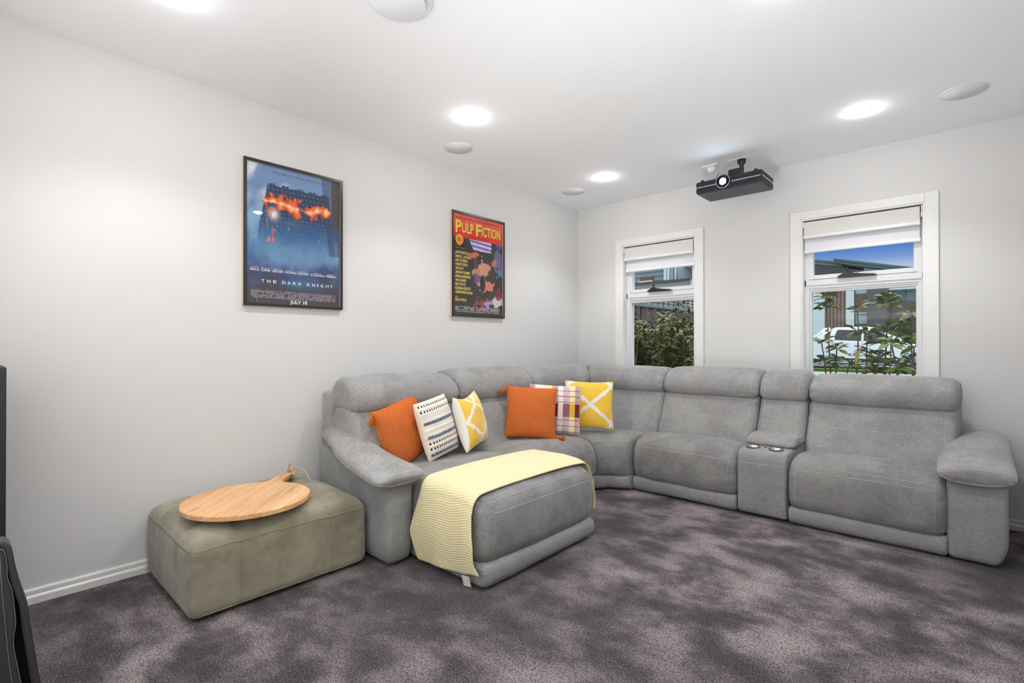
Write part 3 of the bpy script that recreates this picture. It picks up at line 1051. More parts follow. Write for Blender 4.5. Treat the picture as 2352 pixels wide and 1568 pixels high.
# hard outer back shells
for nm, b in (('back_panel', (0.075, 0.20, -3.045, -0.10, 0.04, 0.905)), ('back_panel', (0.10, 3.195, -0.20, -0.075, 0.04, 0.905))):
    under(rbox(nm, *b, 0.03, fab, None, 0.08))

# ---- seats
def add_seat(lines, prof, w, seed, stitches=(0.402, 0.366), mat=None, ends=True, zt=0.42, crown=0.010, bulge=0.012, name='seat_cushion'):
    s = Loft(prof, lines[0], lines[1], w, r=0.050, bulge=bulge, crown=crown, seed=seed, pucker=0.010, wrinkle=0.003, wr_top=0.0010, N=96)
    o = under(s.build(name, mat or fabs, None))
    for z in stitches: s.stitch_along(z, parent=o, skip=6)
    if ends:
        for k in (6, len(s.rows) - 7): s.stitch_end(k, 0.15, zt, parent=o)
    return s
add_seat(rl('u5a', 'u5b'), seat_profile(0.912), 0.82, 21)
add_seat(rl('la', 'lb'), seat_profile(0.915), 0.80, 22)
add_seat((lin((0.0, -2.215), (0.0, -1.450)), lin((1.0, -2.055), (1.0, -1.140))), seat_profile(0.985, hc=0.455, hf=0.42), 0.84, 23)
# wedge corner seat
def cB(u):
    if u < 0.5: return lerp2((0.0, -1.435), (0.10, -0.10), u * 2)
    return lerp2((0.10, -0.10), (1.250, 0.0), u * 2 - 1)
def cF(u):
    a, b = (1.0, -1.118), (1.160, -1.0)
    p = lerp2(a, b, u)
    k = 4 * u * (1 - u) * 0.045
    return (p[0] + k * 0.7, p[1] - k * 0.7)
cs = Loft(seat_profile(0.930, back=0.45, hc=0.45, hf=0.425), cB, cF, 0.62, r=0.042, bulge=0.008, crown=0.0, seed=24, N=96)
o = under(cs.build('seat_cushion', fabs, None))
for z in (0.402, 0.366): cs.stitch_along(z, parent=o, skip=6)
for k in (6, len(cs.rows) - 7): cs.stitch_end(k, 0.15, 0.42, parent=o)

# chaise
CH_Y0, CH_Y1, CH_X = -2.932, -1.962, 1.505
CHP = [(0.42, 0.20), (0.42, 0.425), (0.60, 0.432), (0.80, 0.448), (1.05, 0.466), (1.28, 0.470), (CH_X - 0.115, 0.462), (CH_X - 0.035, 0.430), (CH_X - 0.002, 0.385), (CH_X + 0.012, 0.30),
       (CH_X + 0.006, 0.20), (CH_X - 0.014, 0.145), (CH_X - 0.06, 0.118), (CH_X - 0.2, 0.113), (0.5, 0.116)]
ch = Loft(CHP, lin((0.0, CH_Y0 - 0.005), (0.0, -2.215)), lin((1.0, CH_Y0), (1.0, -2.052)), 0.94, r=0.06, bulge=0.012, crown=0.012, seed=31, N=150, pucker=0.007, wrinkle=0.003, wr_top=0.0012)
def chy(u, d):
    # front part square, back part follows the seam to the next seat
    y0 = CH_Y0
    y1 = CH_Y1 - 0.005 + (-2.165 + 1.962) * max(0.0, min(1.0, (1.20 - d) / 0.9)) * 0.9
    return (d, y0 + (y1 - y0) * u)
class Chaise(Loft):
    def plan(s, u, d): return chy(u, d)
ch = Chaise(CHP, None, None, 0.96, r=0.06, bulge=0.010, crown=0.012, seed=31, N=150, pucker=0.007, wrinkle=0.003, wr_top=0.0012)
o = under(ch.build('chaise_cushion', fabs, None))
for z in (0.412, 0.366): ch.stitch_along(z, parent=o, skip=6)
for k in (6, len(ch.rows) - 7): ch.stitch_end(k, 0.15, 0.40, parent=o)

# ---- base rails
def add_base(lines, front, w, seed, r=0.018, back=0.3):
    s = Loft(base_profile(front, back), lines[0], lines[1], w, r=r, bulge=0.0, seed=seed, pucker=0.0015, wrinkle=0.0014, N=64, step=0.03)
    return under(s.build('base_rail', fabb, None))
add_base(rl('u5a', 'u5b'), 0.905, 0.82, 41)
add_base(rl('la', 'lb'), 0.905, 0.80, 42)
add_base((lin((0.0, -2.215), (0.0, -1.450)), lin((1.0, -2.055), (1.0, -1.140))), 0.978, 0.84, 43)
add_base((cB, cF), 0.925, 0.62, 44)
class ChBase(Loft):
    def plan(s, u, d): return chy(u, d)
o = under(ChBase(base_profile(CH_X + 0.002), None, None, 0.96, r=0.025, bulge=0.0, seed=45, pucker=0.0015, wrinkle=0.0015, N=80, step=0.03).build('base_rail', fabb, None))
# short black feet
for (fx, fy) in ((1.36, -2.80), (1.36, -2.10), (0.85, -1.27), (1.25, -0.76), (1.93, -0.76), (2.40, -0.74), (3.08, -0.74), (3.24, -0.70), (0.70, -3.0), (0.2, -3.0), (3.3, -0.15), (0.2, -1.9), (1.5, -0.2), (2.5, -0.2)):
    under(box('foot', fx - 0.03, fx + 0.03, fy - 0.03, fy + 0.03, 0.0, 0.03, M['gap_black'], None, 0.003))

# ---- arm rests
def arm_body(x0, x1, y0, y1, z1, fn):
    return under(rbox('armrest', x0, x1, y0, y1, 0.012, z1, 0.035, fabb, None, 0.03, fn))
def fr(v):      # right arm: outer bottom tucks in, front face bows
    x, y, z = v
    t = max(0, min(1, (0.16 - z) / 0.15))
    if x > 3.3: x -= 0.035 * t * t * (x - 3.3) / 0.08
    y -= 0.010 * math.sin(PI * max(0, min(1, z / 0.46))) * (1 if y < -0.6 else 0)
    # top follows the rising pad
    if z > 0.40: z += 0.10 * max(0, (y + 0.75)) 
    return (x, y, z + 0.0)
a = arm_body(3.140, 3.392, -0.895, -0.06, 0.475, fr)
def fl(v):
    x, y, z = v
    t = max(0, min(1, (0.16 - z) / 0.15))
    if y < -3.05: y += 0.02 * t * t
    if y < -3.0: y += 0.045 * max(0, min(1, (0.75 - x) / 0.6))
    if x > 0.6: x -= 0.03 * t * t
    if z > 0.40: z += 0.13 * max(0, (0.72 - x))
    return (x, y, z)
b = arm_body(0.075, 0.960, -3.110, -2.945, 0.482, fl)
# right pad: keys = y, x centre, z centre, half width, half height
keys = [(-0.10, 3.305, 0.600, 0.085, 0.030), (-0.13, 3.305, 0.606, 0.100, 0.045), (-0.30, 3.300, 0.600, 0.122, 0.056), (-0.50, 3.272, 0.578, 0.145, 0.060), (-0.70, 3.258, 0.546, 0.160, 0.066), (-0.86, 3.260, 0.512, 0.163, 0.064),
        (-0.930, 3.262, 0.498, 0.160, 0.055), (-0.950, 3.262, 0.496, 0.148, 0.044), (-0.960, 3.262, 0.494, 0.120, 0.022)]
pth = [((k[1], k[0], k[2]), k[3], k[4], (1, 0, 0.03)) for k in smooth_path(keys, 44)]
p_, rows, pv = pad('arm_pad', pth, fab, None, 2.25, 48, 3)
p_.parent = a
def pad_seam(rows, pv, frac, parent, lo=2, hi=None):
    n = len(rows[0])
    hi = hi if hi is not None else len(rows) - 3
    pts = [pv[rows[k][int(frac * n) % n]] for k in range(lo, hi)]
    vs, fs = tube_data(pts, 0.0016, 5)
    mesh('stitching', vs, fs, M['stitch_thread'], parent)
def pad_front(rows, pv, k, f0, f1, parent):
    n = len(rows[0])
    pts = []
    a0, a1 = int(f0 * n), int(f1 * n)
    for j in range(a0, a1 + 1):
        p = pv[rows[k][j % n]]
        c = sum((pv[i] for i in rows[k]), Vector()) / n
        pts.append(p + (p - c).normalized() * 0.0006)
    vs, fs = tube_data(pts, 0.0015, 5)
    mesh('stitching', vs, fs, M['stitch_thread'], parent)
pad_front(rows, pv, len(rows) - 9, -0.03, 0.53, p_)
pad_seam(rows, pv, 0.56, p_, 4); pad_seam(rows, pv, 0.94, p_, 4)
keys = [(0.075, -2.965, 0.585, 0.070, 0.028), (0.095, -2.965, 0.605, 0.090, 0.040), (0.20, -2.985, 0.628, 0.105, 0.050), (0.36, -3.010, 0.605, 0.118, 0.056), (0.55, -3.040, 0.560, 0.132, 0.056), (0.78, -3.062, 0.527, 0.144, 0.056),
        (0.95, -3.070, 0.508, 0.150, 0.050), (1.010, -3.070, 0.500, 0.146, 0.042), (1.030, -3.070, 0.497, 0.130, 0.030), (1.037, -3.070, 0.494, 0.10, 0.012)]
pth = [((k[0], k[1], k[2]), k[3], k[4], (0, 1, 0.0)) for k in smooth_path(keys, 46)]
p_, rows, pv = pad('arm_pad', pth, fab, None, 2.25, 48, 9)
p_.parent = b
pad_front(rows, pv, len(rows) - 8, -0.03, 0.53, p_)
pad_seam(rows, pv, 0.56, p_, 4); pad_seam(rows, pv, 0.94, p_, 4)

# ---- console with cup holders
cons_prof = [(0.30, 0.012), (0.30, 0.480), (0.55, 0.480), (0.80, 0.474), (0.868, 0.462), (0.898, 0.425), (0.905, 0.36), (0.905, 0.20), (0.900, 0.05), (0.885, 0.014), (0.6, 0.012)]
cn = Loft(cons_prof, lin((2.034, 0), (2.36, 0)), lin((2.004, -1.0), (2.318, -1.0)), 0.315, r=0.014, bulge=0.002, seed=51, pucker=0.001, wrinkle=0.001, N=120, it=2)
CON = under(cn.build('console', fabb, None))
cn.stitch_along(0.372, parent=CON, skip=5)
lidp = [(0.36, 0.475), (0.36, 0.525), (0.42, 0.548), (0.56, 0.552), (0.66, 0.542), (0.718, 0.515), (0.735, 0.490), (0.722, 0.478), (0.60, 0.474)]
ld = Loft(lidp, lin((2.030, 0), (2.366, 0)), lin((2.000, -1.0), (2.324, -1.0)), 0.315, r=0.022, bulge=0.004, seed=52, pucker=0.001, wrinkle=0.001, N=64)
lid = ld.build('console_lid', fab, CON)
ld.stitch_end(6, 0.50, 0.56, parent=lid)
ld.stitch_end(len(ld.rows) - 7, 0.50, 0.56, parent=lid)
for cx in (2.085, 2.235):
    cup = lathe('cup_holder', [(0.0, 0.4035), (0.034, 0.4035), (0.0385, 0.410), (0.040, 0.478), (0.047, 0.4815), (0.049, 0.4795), (0.0425, 0.474), (0.0425, 0.400), (0.0, 0.400)], M['steel_cup'], CON, 40, (cx, -0.800, 0.0))
lathe('power_button', [(0.0, 0.4835), (0.009, 0.483), (0.011, 0.480), (0.011, 0.476), (0.0, 0.476)], M['brass_button'], CON, 20, (2.16, -0.775, 0))

# cut the two wells out of the console top so the steel cups are real recesses
cut = []
for cx in (2.085, 2.235):
    vs, fs = lathe_data([(0.0, 0.398), (0.0435, 0.398), (0.0435, 0.60), (0.0, 0.60)], 40, (cx, -0.800, 0.0))
    cut.append((vs, fs))
vs, fs = [], []
for v_, f_ in cut:
    b0 = len(vs)
    vs += v_
    fs += [tuple(i + b0 for i in f) for f in f_]
cutter = mesh('cutter', vs, fs, None, None, False)
bmx = bmesh.new(); bmx.from_mesh(cutter.data); bmesh.ops.remove_doubles(bmx, verts=bmx.verts[:], dist=1e-5); bmesh.ops.recalc_face_normals(bmx, faces=bmx.faces[:]); bmx.to_mesh(cutter.data); bmx.free()
bmx = bmesh.new(); bmx.from_mesh(CON.data); bmesh.ops.remove_doubles(bmx, verts=bmx.verts[:], dist=1e-5); bmx.to_mesh(CON.data); bmx.free()
md = CON.modifiers.new('b', 'BOOLEAN')
md.operation = 'DIFFERENCE'
md.object = cutter
md.solver = 'EXACT'
bpy.context.view_layer.update()
nm = bpy.data.meshes.new_from_object(CON.evaluated_get(bpy.context.evaluated_depsgraph_get()))
CON.modifiers.clear()
old = CON.data
if len(nm.polygons) > 100:
    CON.data = nm
bpy.data.objects.remove(cutter)
# ------------------------------------------------------------------ ottoman
OT = (0.020, 0.785, -3.985, -3.130)
root = empty('ottoman', ((OT[0] + OT[1]) / 2, (OT[2] + OT[3]) / 2, 0))
tag(root, 'low square olive grey suede ottoman beside the left wall', 'ottoman')
c = root.location
hx, hy = (OT[1] - OT[0]) / 2, (OT[3] - OT[2]) / 2
def ot_fn(v):
    x, y, z = v
    u, w = max(-1, min(1, x / hx)), max(-1, min(1, y / hy))
    if z > 0.20:
        k = max(0.0, min(1.0, (z - 0.20) / 0.125))
        dome = (1 - abs(u) ** 3.6) * (1 - abs(w) ** 3.6)
        gx = min(abs(u - 0.50), abs(u + 0.50)) * hx
        gy = min(abs(w - 0.52), abs(w + 0.52)) * hy
        groove = math.exp(-(gx / 0.026) ** 2) + math.exp(-(gy / 0.026) ** 2)
        btn = math.exp(-((abs(u) - 0.5) ** 2 * hx * hx + (abs(w) - 0.52) ** 2 * hy * hy) / 0.05 ** 2)
        z += k * (0.086 * dome ** 0.5 - 0.024 * groove * (dome ** 0.4) - 0.016 * btn)
    b = math.sin(PI * max(0, min(1, z / 0.31)))
    x += math.copysign(0.008 * b * max(0, 1 - w * w), x) if abs(u) > 0.9 else 0
    y += math.copysign(0.008 * b * max(0, 1 - u * u), y) if abs(w) > 0.9 else 0
    # vertical side seams pull the cover in
    if z < 0.31:
        if abs(w) > 0.9: y -= math.copysign(0.004 * math.exp(-(min(abs(u - 0.5), abs(u + 0.5)) * hx / 0.012) ** 2), y)
        if abs(u) > 0.9: x -= math.copysign(0.004 * math.exp(-(min(abs(w - 0.52), abs(w + 0.52)) * hy / 0.012) ** 2), x)
    n = noise.noise(Vector((x, y, z)) * 7) * 0.004
    return (x + n * 0.6, y + n * 0.6, z + n)
body = rbox('cushion_body', -hx, hx, -hy, hy, 0.014, 0.328, 0.040, M['suede_green'], root, 0.014, ot_fn)
def seam_loop(zs, off, ins, nm='piping'):
    pts = []
    for k in range(161):
        t = k / 160 * 4
        s, f = int(t) % 4, t - int(t)
        cs_ = [(-1, -1), (1, -1), (1, 1), (-1, 1)]
        a, b = cs_[s], cs_[(s + 1) % 4]
        u, w = a[0] + (b[0] - a[0]) * f, a[1] + (b[1] - a[1]) * f
        # rounded corner
        e = 7.0
        r = (abs(u) ** e + abs(w) ** e) ** (1 / e)
        e = 24.0
        r = (abs(u) ** e + abs(w) ** e) ** (1 / e)
        q = Vector(ot_fn(((hx + off) * u / r, (hy + off) * w / r, zs)))
        o2 = Vector((u ** 9, w ** 9, 0.3 if zs > 0.2 else -0.2))
        pts.append(q + o2.normalized() * 0.0008)
    vs, fs = tube_data(pts, 0.0022, 6)
    mesh(nm, vs, fs, M['suede_thread'], root)
seam_loop(0.304, -0.0033, 0)
seam_loop(0.030, -0.0075, 0)
for w in (-0.52, 0.52):
    tube('side_seam', [(hx + 0.0045 + 0.004 * math.sin(PI * z / 0.31), w * hy, z) for z in [0.03 + 0.27 * i / 12 for i in range(13)]], 0.0014, M['suede_thread'], root, 5)

# ------------------------------------------------------------------ round serving board
BC = Vector((0.548, -3.668, 0.0))
ang = math.atan2(-3.285 + 3.668, 0.175 - 0.548)
BZ = 0.438
root = empty('serving_board', (BC.x, BC.y, BZ - 0.026), ang)
tag(root, 'round wooden serving board with a short handle lying on the ottoman', 'serving board')
out = []
RB = 0.292
hw = 0.034
a0 = math.asin(0.066 / RB)
for k in range(97):
    a = a0 + (2 * PI - 2 * a0) * k / 96
    out.append((RB * math.cos(a), RB * math.sin(a)))
xe = RB * math.cos(a0)
for t in (0.15, 0.35, 0.6, 1.0):
    out.append((xe + 0.055 * t, -(0.066 - (0.066 - hw) * (1 - (1 - t) ** 2))))
out += [(0.52, -hw), (0.535, -hw + 0.006), (0.540, -hw + 0.02), (0.540, hw - 0.02), (0.535, hw - 0.006), (0.52, hw)]
for t in (1.0, 0.6, 0.35, 0.15):
    out.append((xe + 0.055 * t, 0.066 - (0.066 - hw) * (1 - (1 - t) ** 2)))
bm = bmesh.new()
vs_ = [bm.verts.new((x, y, 0.004)) for x, y in out]
f = bm.faces.new(vs_)
r = bmesh.ops.extrude_face_region(bm, geom=[f])
for v in r['geom']:
    if isinstance(v, bmesh.types.BMVert): v.co.z += 0.022
bmesh.ops.recalc_face_normals(bm, faces=bm.faces[:])
bmesh.ops.bevel(bm, geom=[e for e in bm.edges if e.calc_face_angle(0) > 1.2], offset=0.0022, segments=2, affect='EDGES')
brd = bmobj('board', bm, M['mango_wood'], root)
auto(brd, 40)
for k in range(3):
    a = 2 * PI * k / 3 + 0.4
    lathe('foot', [(0.0, -0.012), (0.020, -0.012), (0.022, 0.004), (0.0, 0.004)], M['mango_wood'], root, 20, (0.21 * math.cos(a), 0.21 * math.sin(a), 0.0))
# twisted jute cord through the handle
random.seed(4)
vs, fs = [], []
def twist(pts, rad=0.0035):
    P = smooth_path([tuple(p) for p in pts], len(pts) * 8)
    for ph in (0, PI):
        q = []
        for i, p in enumerate(P):
            a = i * 0.9 + ph
            q.append((p[0] + math.cos(a) * rad * 0.7, p[1] + math.sin(a) * rad * 0.7, p[2] + math.sin(a * 1.0) * rad * 0.7))
        tube_data(q, rad * 0.8, 6, vs, fs)
twist([(0.495, 0.0, 0.030), (0.490, -0.014, 0.050), (0.480, -0.030, 0.040), (0.462, -0.044, 0.026), (0.43, -0.060, 0.034)])
twist([(0.495, 0.005, 0.030), (0.505, 0.0, 0.055), (0.50, -0.006, 0.078)])
twist([(0.495, -0.004, 0.03), (0.49, -0.05, 0.052), (0.47, -0.10, 0.045), (0.43, -0.145, 0.012), (0.41, -0.165, 0.002)])
for k in range(5):
    a = k * 1.3
    twist([(0.44 + 0.014 * math.cos(a), -0.056 + 0.014 * math.sin(a), 0.030 + 0.004 * k % 3), (0.428, -0.064, 0.040 - 0.003 * k), (0.432 + 0.016 * math.cos(a + 2), -0.060 + 0.016 * math.sin(a + 2), 0.030)], 0.0032)
for k in range(12):
    a = random.uniform(0, 2 * PI)
    tube_data([(0.43, -0.07, 0.034), (0.43 + 0.02 * math.cos(a), -0.08 + 0.02 * math.sin(a), 0.032), (0.428 + 0.034 * math.cos(a), -0.085 + 0.03 * math.sin(a), 0.029)], 0.0008, 4, vs, fs)
mesh('jute_cord', vs, fs, M['jute'], root)

# ------------------------------------------------------------------ throw over the chaise
def interp(tab, x):
    for (a, fa), (b, fb) in zip(tab, tab[1:]):
        if x <= b: return fa + (fb - fa) * max(0, (x - a)) / (b - a)
    return tab[-1][1]
TOPT = [(0.9, 0.460), (1.05, 0.470), (1.28, 0.475), (1.38, 0.466), (1.43, 0.452), (1.47, 0.430), (1.50, 0.395)]
YL, YR = CH_Y0 - 0.022, CH_Y1 + 0.020
def throw_path(x, xs=1.0):
    zt = interp(TOPT, x) + 0.018
    r = 0.075
    P = []
    zl = 0.045 + 0.045 * max(0, min(1, (x - 1.15) / 0.3)) ** 1.5 - 0.006 * math.sin((x - 1.0) * 22)
    n1 = 26
    for i in range(n1): 
        z = zl + (zt - r - zl) * i / n1
        bulge = 0.016 * math.sin(PI * (1 - i / n1)) * (1.0)
        fold = 0.010 * math.sin((x - 0.95) * 26 + 1.0) * (1 - i / n1) ** 0.9
        P.append((YL - 0.004 - bulge - fold, z))
    for i in range(10):
        a = i / 9 * PI / 2
        P.append((YL + r - r * math.cos(a), zt - r + r * math.sin(a)))
    n2 = 44
    for i in range(1, n2):
        f = i / n2
        y = YL + r + (YR - r - YL - r) * f
        P.append((y, zt + 0.012 * (1 - abs(2 * f - 1) ** 2.5) + 0.0035 * math.sin(x * 30 + y * 5) * noise.noise(Vector((x * 3, y * 3, 1)))))
    for i in range(10):
        a = PI / 2 - i / 9 * PI / 2
        P.append((YR - r + r * math.cos(a), zt - r + r * math.sin(a)))
    zr = 0.165
    for i in range(1, 16):
        f = i / 15
        z = zt - r + (zr - zt + r) * f
        P.append((YR + 0.004 + 0.010 * math.sin(PI * f * 0.8) , z))
    return P
nx_ = 56
grid = []
for i in range(nx_ + 1):
    f = i / nx_
    row = []
    # nominal x decides the cross-section; edges wander along the cloth
    base = throw_path(1.04 + (1.455 - 1.04) * f)
    K = len(base)
    for j in range(K):
        t = j / (K - 1)
        side = max(0.0, 1 - t / 0.24)
        rside = max(0.0, (t - 0.80) / 0.20)
        xb = 1.035 - 0.070 * min(1, side * 1.6) + 0.055 * max(0, side - 0.55) / 0.45 + 0.14 * rside
        xf = 1.445 + 0.028 * min(1, side * 2) + 0.030 * max(0, side - 0.8) / 0.2 + 0.035 * min(1, rside * 1.5) 
        x = xb + (xf - xb) * f
        P = throw_path(min(x, 1.498))
        y, z = P[j]
        row.append(Vector((x, y, z)))
    grid.append(row)
K = len(grid[0])
vs, fs = [], []
TH = 0.007
def gn(i, j):
    a = grid[min(i + 1, nx_)][j] - grid[max(i - 1, 0)][j]
    b = grid[i][min(j + 1, K - 1)] - grid[i][max(j - 1, 0)]
    n = a.cross(b).normalized()
    return n
uvs = []
lens = []
for i in range(nx_ + 1):
    acc = 0
    L_ = [0]
    for j in range(1, K):
        acc += (grid[i][j] - grid[i][j - 1]).length
        L_.append(acc)
    lens.append(L_)
for layer in (0, 1):
    for i in range(nx_ + 1):
        for j in range(K):
            n = gn(i, j)
            # surface normal must point away from the chaise
            vs.append(grid[i][j] + n * (TH if layer == 0 else 0.0))
            uvs.append((i / nx_ * 0.45, lens[i][j]))
def vid_(l, i, j): return l * (nx_ + 1) * K + i * K + j
for i in range(nx_):
    for j in range(K - 1):
        fs.append((vid_(0, i, j), vid_(0, i + 1, j), vid_(0, i + 1, j + 1), vid_(0, i, j + 1)))
        fs.append((vid_(1, i, j), vid_(1, i, j + 1), vid_(1, i + 1, j + 1), vid_(1, i + 1, j)))
for i in range(nx_):
    for j in (0, K - 1):
        fs.append((vid_(0, i, j), vid_(0, i + 1, j), vid_(1, i + 1, j), vid_(1, i, j)))
for j in range(K - 1):
    for i in (0, nx_):
        fs.append((vid_(0, i, j), vid_(0, i, j + 1), vid_(1, i, j + 1), vid_(1, i, j)))
thr = empty('throw_blanket', (1.25, -2.45, 0.49))
tag(thr, 'pale yellow knitted throw draped across the chaise', 'blanket')
# flip layer offset if the normal faces the wrong way
if gn(nx_ // 2, K // 2).z < 0:
    off = (nx_ + 1) * K
    for q in range(off):
        n = gn(q // K, q % K)
        vs[q] = grid[q // K][q % K] - n * TH
o = mesh('knitted_cloth', [v - thr.location for v in vs], fs, M['yellow_knit'], thr)
ul = o.data.uv_layers.new(name='UVMap')
for lp in o.data.loops:
    ul.data[lp.index].uv = uvs[lp.vertex_index]
bm = bmesh.new(); bm.from_mesh(o.data); bmesh.ops.recalc_face_normals(bm, faces=bm.faces[:]); bm.to_mesh(o.data); bm.free()
md = o.modifiers.new('sub', 'SUBSURF'); md.levels = 1; md.render_levels = 1
bm = bmesh.new()
Mt = Matrix.Translation((1.425 - thr.location.x, -2.978 - thr.location.y, 0.055 - thr.location.z)) @ Matrix.Rotation(R(-8), 4, 'Y') @ Matrix.Rotation(R(10), 4, 'X')
box_into(bm, -0.026, 0.026, -0.001, 0.001, -0.026, 0.026, 0, M=Mt)
lb_ = bmobj('care_tag', bm, M['care_label'], thr)
lb_['label'] = 'small white care tag'

# ------------------------------------------------------------------ scatter cushions
def hexl(r, g, b): return rgb(r, g, b)
def pillow(name, w, h, T, pos, r, lean, roll, colfn, mat, reliefs=None, n=130, cinch=0.06, sag=0.0, parent=None):
    """square cushion; r = in-plane horizontal direction (to the viewer's right), leaning back by lean degrees, rolled by roll degrees"""
    rv = Vector(r).normalized()
    up = Vector((0, 0, 1))
    nv = rv.cross(up)
    A = Matrix((rv, up, nv)).transposed().to_4x4()
    rot = A @ Matrix.Rotation(R(-lean), 4, 'X') @ Matrix.Rotation(R(roll), 4, 'Z')
    vs, fs, cols = [], [], []
    for side in (1, -1):
        for j in range(n + 1):
            for i in range(n + 1):
                u, v = -1 + 2 * i / n, -1 + 2 * j / n
                # denser sampling is not needed; edge outline bows inwards between the corners
                x = w / 2 * u * (1 - cinch * (1 - v * v) * abs(u) ** 1.5)
                y = h / 2 * v * (1 - cinch * (1 - u * u) * abs(v) ** 1.5)
                b = max(0.0, (1 - abs(u) ** 2.6)) * max(0.0, (1 - abs(v) ** 2.6))
                z = T / 2 * b ** 0.5
                z += 0.006 * b * noise.noise(Vector((u * 2.3, v * 2.3, T * 90 + side)))
                e = min(1 - abs(u), 1 - abs(v))
                z *= 1 + 0.05 * noise.noise(Vector((u * 9, v * 9, 2.0 + side))) * math.exp(-e / 0.25)
                if sag: y -= sag * (1 - u * u) * max(0, v) * h * 0.5
                if side == 1 and reliefs: z += reliefs(u, v) * min(1, b * 6)
                vs.append(Vector((x, y, z * side)))
                cols.append(colfn(u, v, side))
    o_ = (n + 1) * (n + 1)
    for s_, b0 in ((1, 0), (-1, o_)):
        for j in range(n):
            for i in range(n):
                q = (b0 + j * (n + 1) + i, b0 + j * (n + 1) + i + 1, b0 + (j + 1) * (n + 1) + i + 1, b0 + (j + 1) * (n + 1) + i)
                fs.append(q if s_ == 1 else q[::-1])
    o = mesh(name, vs, fs, mat, parent)
    ca = o.data.color_attributes.new('Col', 'FLOAT_COLOR', 'POINT')
    for i, c_ in enumerate(cols): ca.data[i].color = c_
    bm = bmesh.new(); bm.from_mesh(o.data)
    bmesh.ops.remove_doubles(bm, verts=bm.verts[:], dist=1e-6)
    bmesh.ops.recalc_face_normals(bm, faces=bm.faces[:])
    bm.to_mesh(o.data); bm.free()
    return o, rot
def put(root, pos, rot):
    root.matrix_world = Matrix.Translation(pos) @ rot
def tassel(parent, loc, d, L=0.06, seed=0, m='orange_yarn', n=34):
    """knot, neck and strands; d = direction the strands hang in parent space"""
    random.seed(seed)
    d = Vector(d).normalized()
    a = d.orthogonal().normalized(); b = d.cross(a)
    vs, fs = [], []
    loc = Vector(loc)
    prof = [(0.001, -0.004), (0.006, 0.0), (0.009, 0.006), (0.010, 0.012), (0.007, 0.018), (0.0055, 0.021), (0.008, 0.025), (0.011, 0.034)]
    k = 14
    for (r_, h_) in prof:
        for j in range(k):
            an = 2 * PI * j / k
            vs.append(loc + d * h_ + (a * math.cos(an) + b * math.sin(an)) * r_)
    for i in range(len(prof) - 1):
        for j in range(k):
            fs.append((i * k + j, i * k + (j + 1) % k, (i + 1) * k + (j + 1) % k, (i + 1) * k + j))
    for q in range(n):
        an = random.uniform(0, 2 * PI); s_ = math.sqrt(random.random())
        e = (a * math.cos(an) + b * math.sin(an))
        tip = loc + d * (L + random.uniform(-0.006, 0.006)) + e * 0.021 * s_
        tube_data([loc + d * 0.020 + e * 0.004 * s_, loc + d * 0.035 + e * 0.010 * s_, tip], [0.0022, 0.0026, 0.0020], 4, vs, fs)
    return mesh('tassel', vs, fs, M[m], parent)

ORANGE, ORANGE_D, ORANGE_L = rgb(216, 116, 58), rgb(148, 66, 26), rgb(228, 140, 74)
def mixc(a, b, t): return tuple(a[i] + (b[i] - a[i]) * t for i in range(3)) + (1,)
def knit_dir(u, v):
    # broad diamonds of ribbing that change direction
    cu, cv = u * 1.15 + 0.3, v * 1.25
    return (math.floor(cu + cv) + math.floor(cu - cv)) % 2
def knit_height(u, v):
    if knit_dir(u, v): a, b = u * 0.30 + v, u - v * 0.30
    else: a, b = u * 0.80 - v * 0.75, u * 0.75 + v * 0.80
    return math.sin(a * 92), math.sin(b * 120)
def col_orange(u, v, side):
    if side < 0: return ORANGE_L
    s, hl = knit_height(u, v)
    t = max(0, s - 0.35) / 0.65
    return mixc(ORANGE, ORANGE_D, min(1, t * (0.45 + 0.55 * (hl > 0.1))) * 0.9)
def rel_orange(u, v):
    s, hl = knit_height(u, v)
    return -0.0016 * max(0, s) * (0.6 + 0.4 * (hl > 0))

def stepped(u, v, pu, pv, off=(0, 0), q=0.062, wd=0.15, outer=False):
    # staircase lattice of diamonds
    a = math.floor((u + 1) / q) * q - 1 + q / 2
    b = math.floor((v + 1) / q) * q - 1 + q / 2
    a += off[0]; b += off[1]
    x = abs(((a / pu) + 0.5) % 1.0 - 0.5) * 2
    y = abs(((b / pv) + 0.5) % 1.0 - 0.5) * 2
    return abs(x + y - 1.0) < wd
YEL, YEL_L, WHI = rgb(244, 200, 72), rgb(246, 216, 128), rgb(246, 238, 226)
def col_yellow(u, v, side):
    if side < 0: return WHI
    if max(abs(u), abs(v)) > 0.985: return WHI
    return WHI if stepped(u, v, 1.9, 1.60, (0.95 + 0.0, 0.0), wd=0.12) else YEL
def col_yellow2(u, v, side):
    if side < 0: return rgb(242, 234, 220)
    if u < -0.90 or abs(v) > 0.985: return rgb(242, 234, 220)
    if stepped(u, v, 1.75, 1.36, (0.02, 0.0), q=0.072, wd=0.13): return WHI
    return YEL if u < 0.35 else YEL_L
def col_stripe(u, v, side):
    cream = rgb(240, 232, 218)
    if side < 0 or u < -0.93: return rgb(238, 226, 206)
    d = v * 1.0
    for c0 in (0.26, -0.22, -0.80):
        if abs(d - c0) < 0.055:
            k = noise.noise(Vector((u * 14, v * 14, 1)))
            return mixc(rgb(74, 84, 102), rgb(128, 138, 154), 0.5 + k)
    for c0, sz in ((0.86, 0.035), (0.66, 0.035), (-0.42, 0.040), (-0.60, 0.036)):
        if abs(d - c0) < sz and math.sin(u * 48) > 0.05: return rgb(34, 32, 34)
    if 0.40 < d < 0.58: return mixc(cream, rgb(206, 204, 206), 0.6 + 0.4 * math.sin(v * 160))
    return mixc(cream, rgb(222, 208, 186), max(0, math.sin(v * 70 + math.sin(u * 60))) * 0.35)
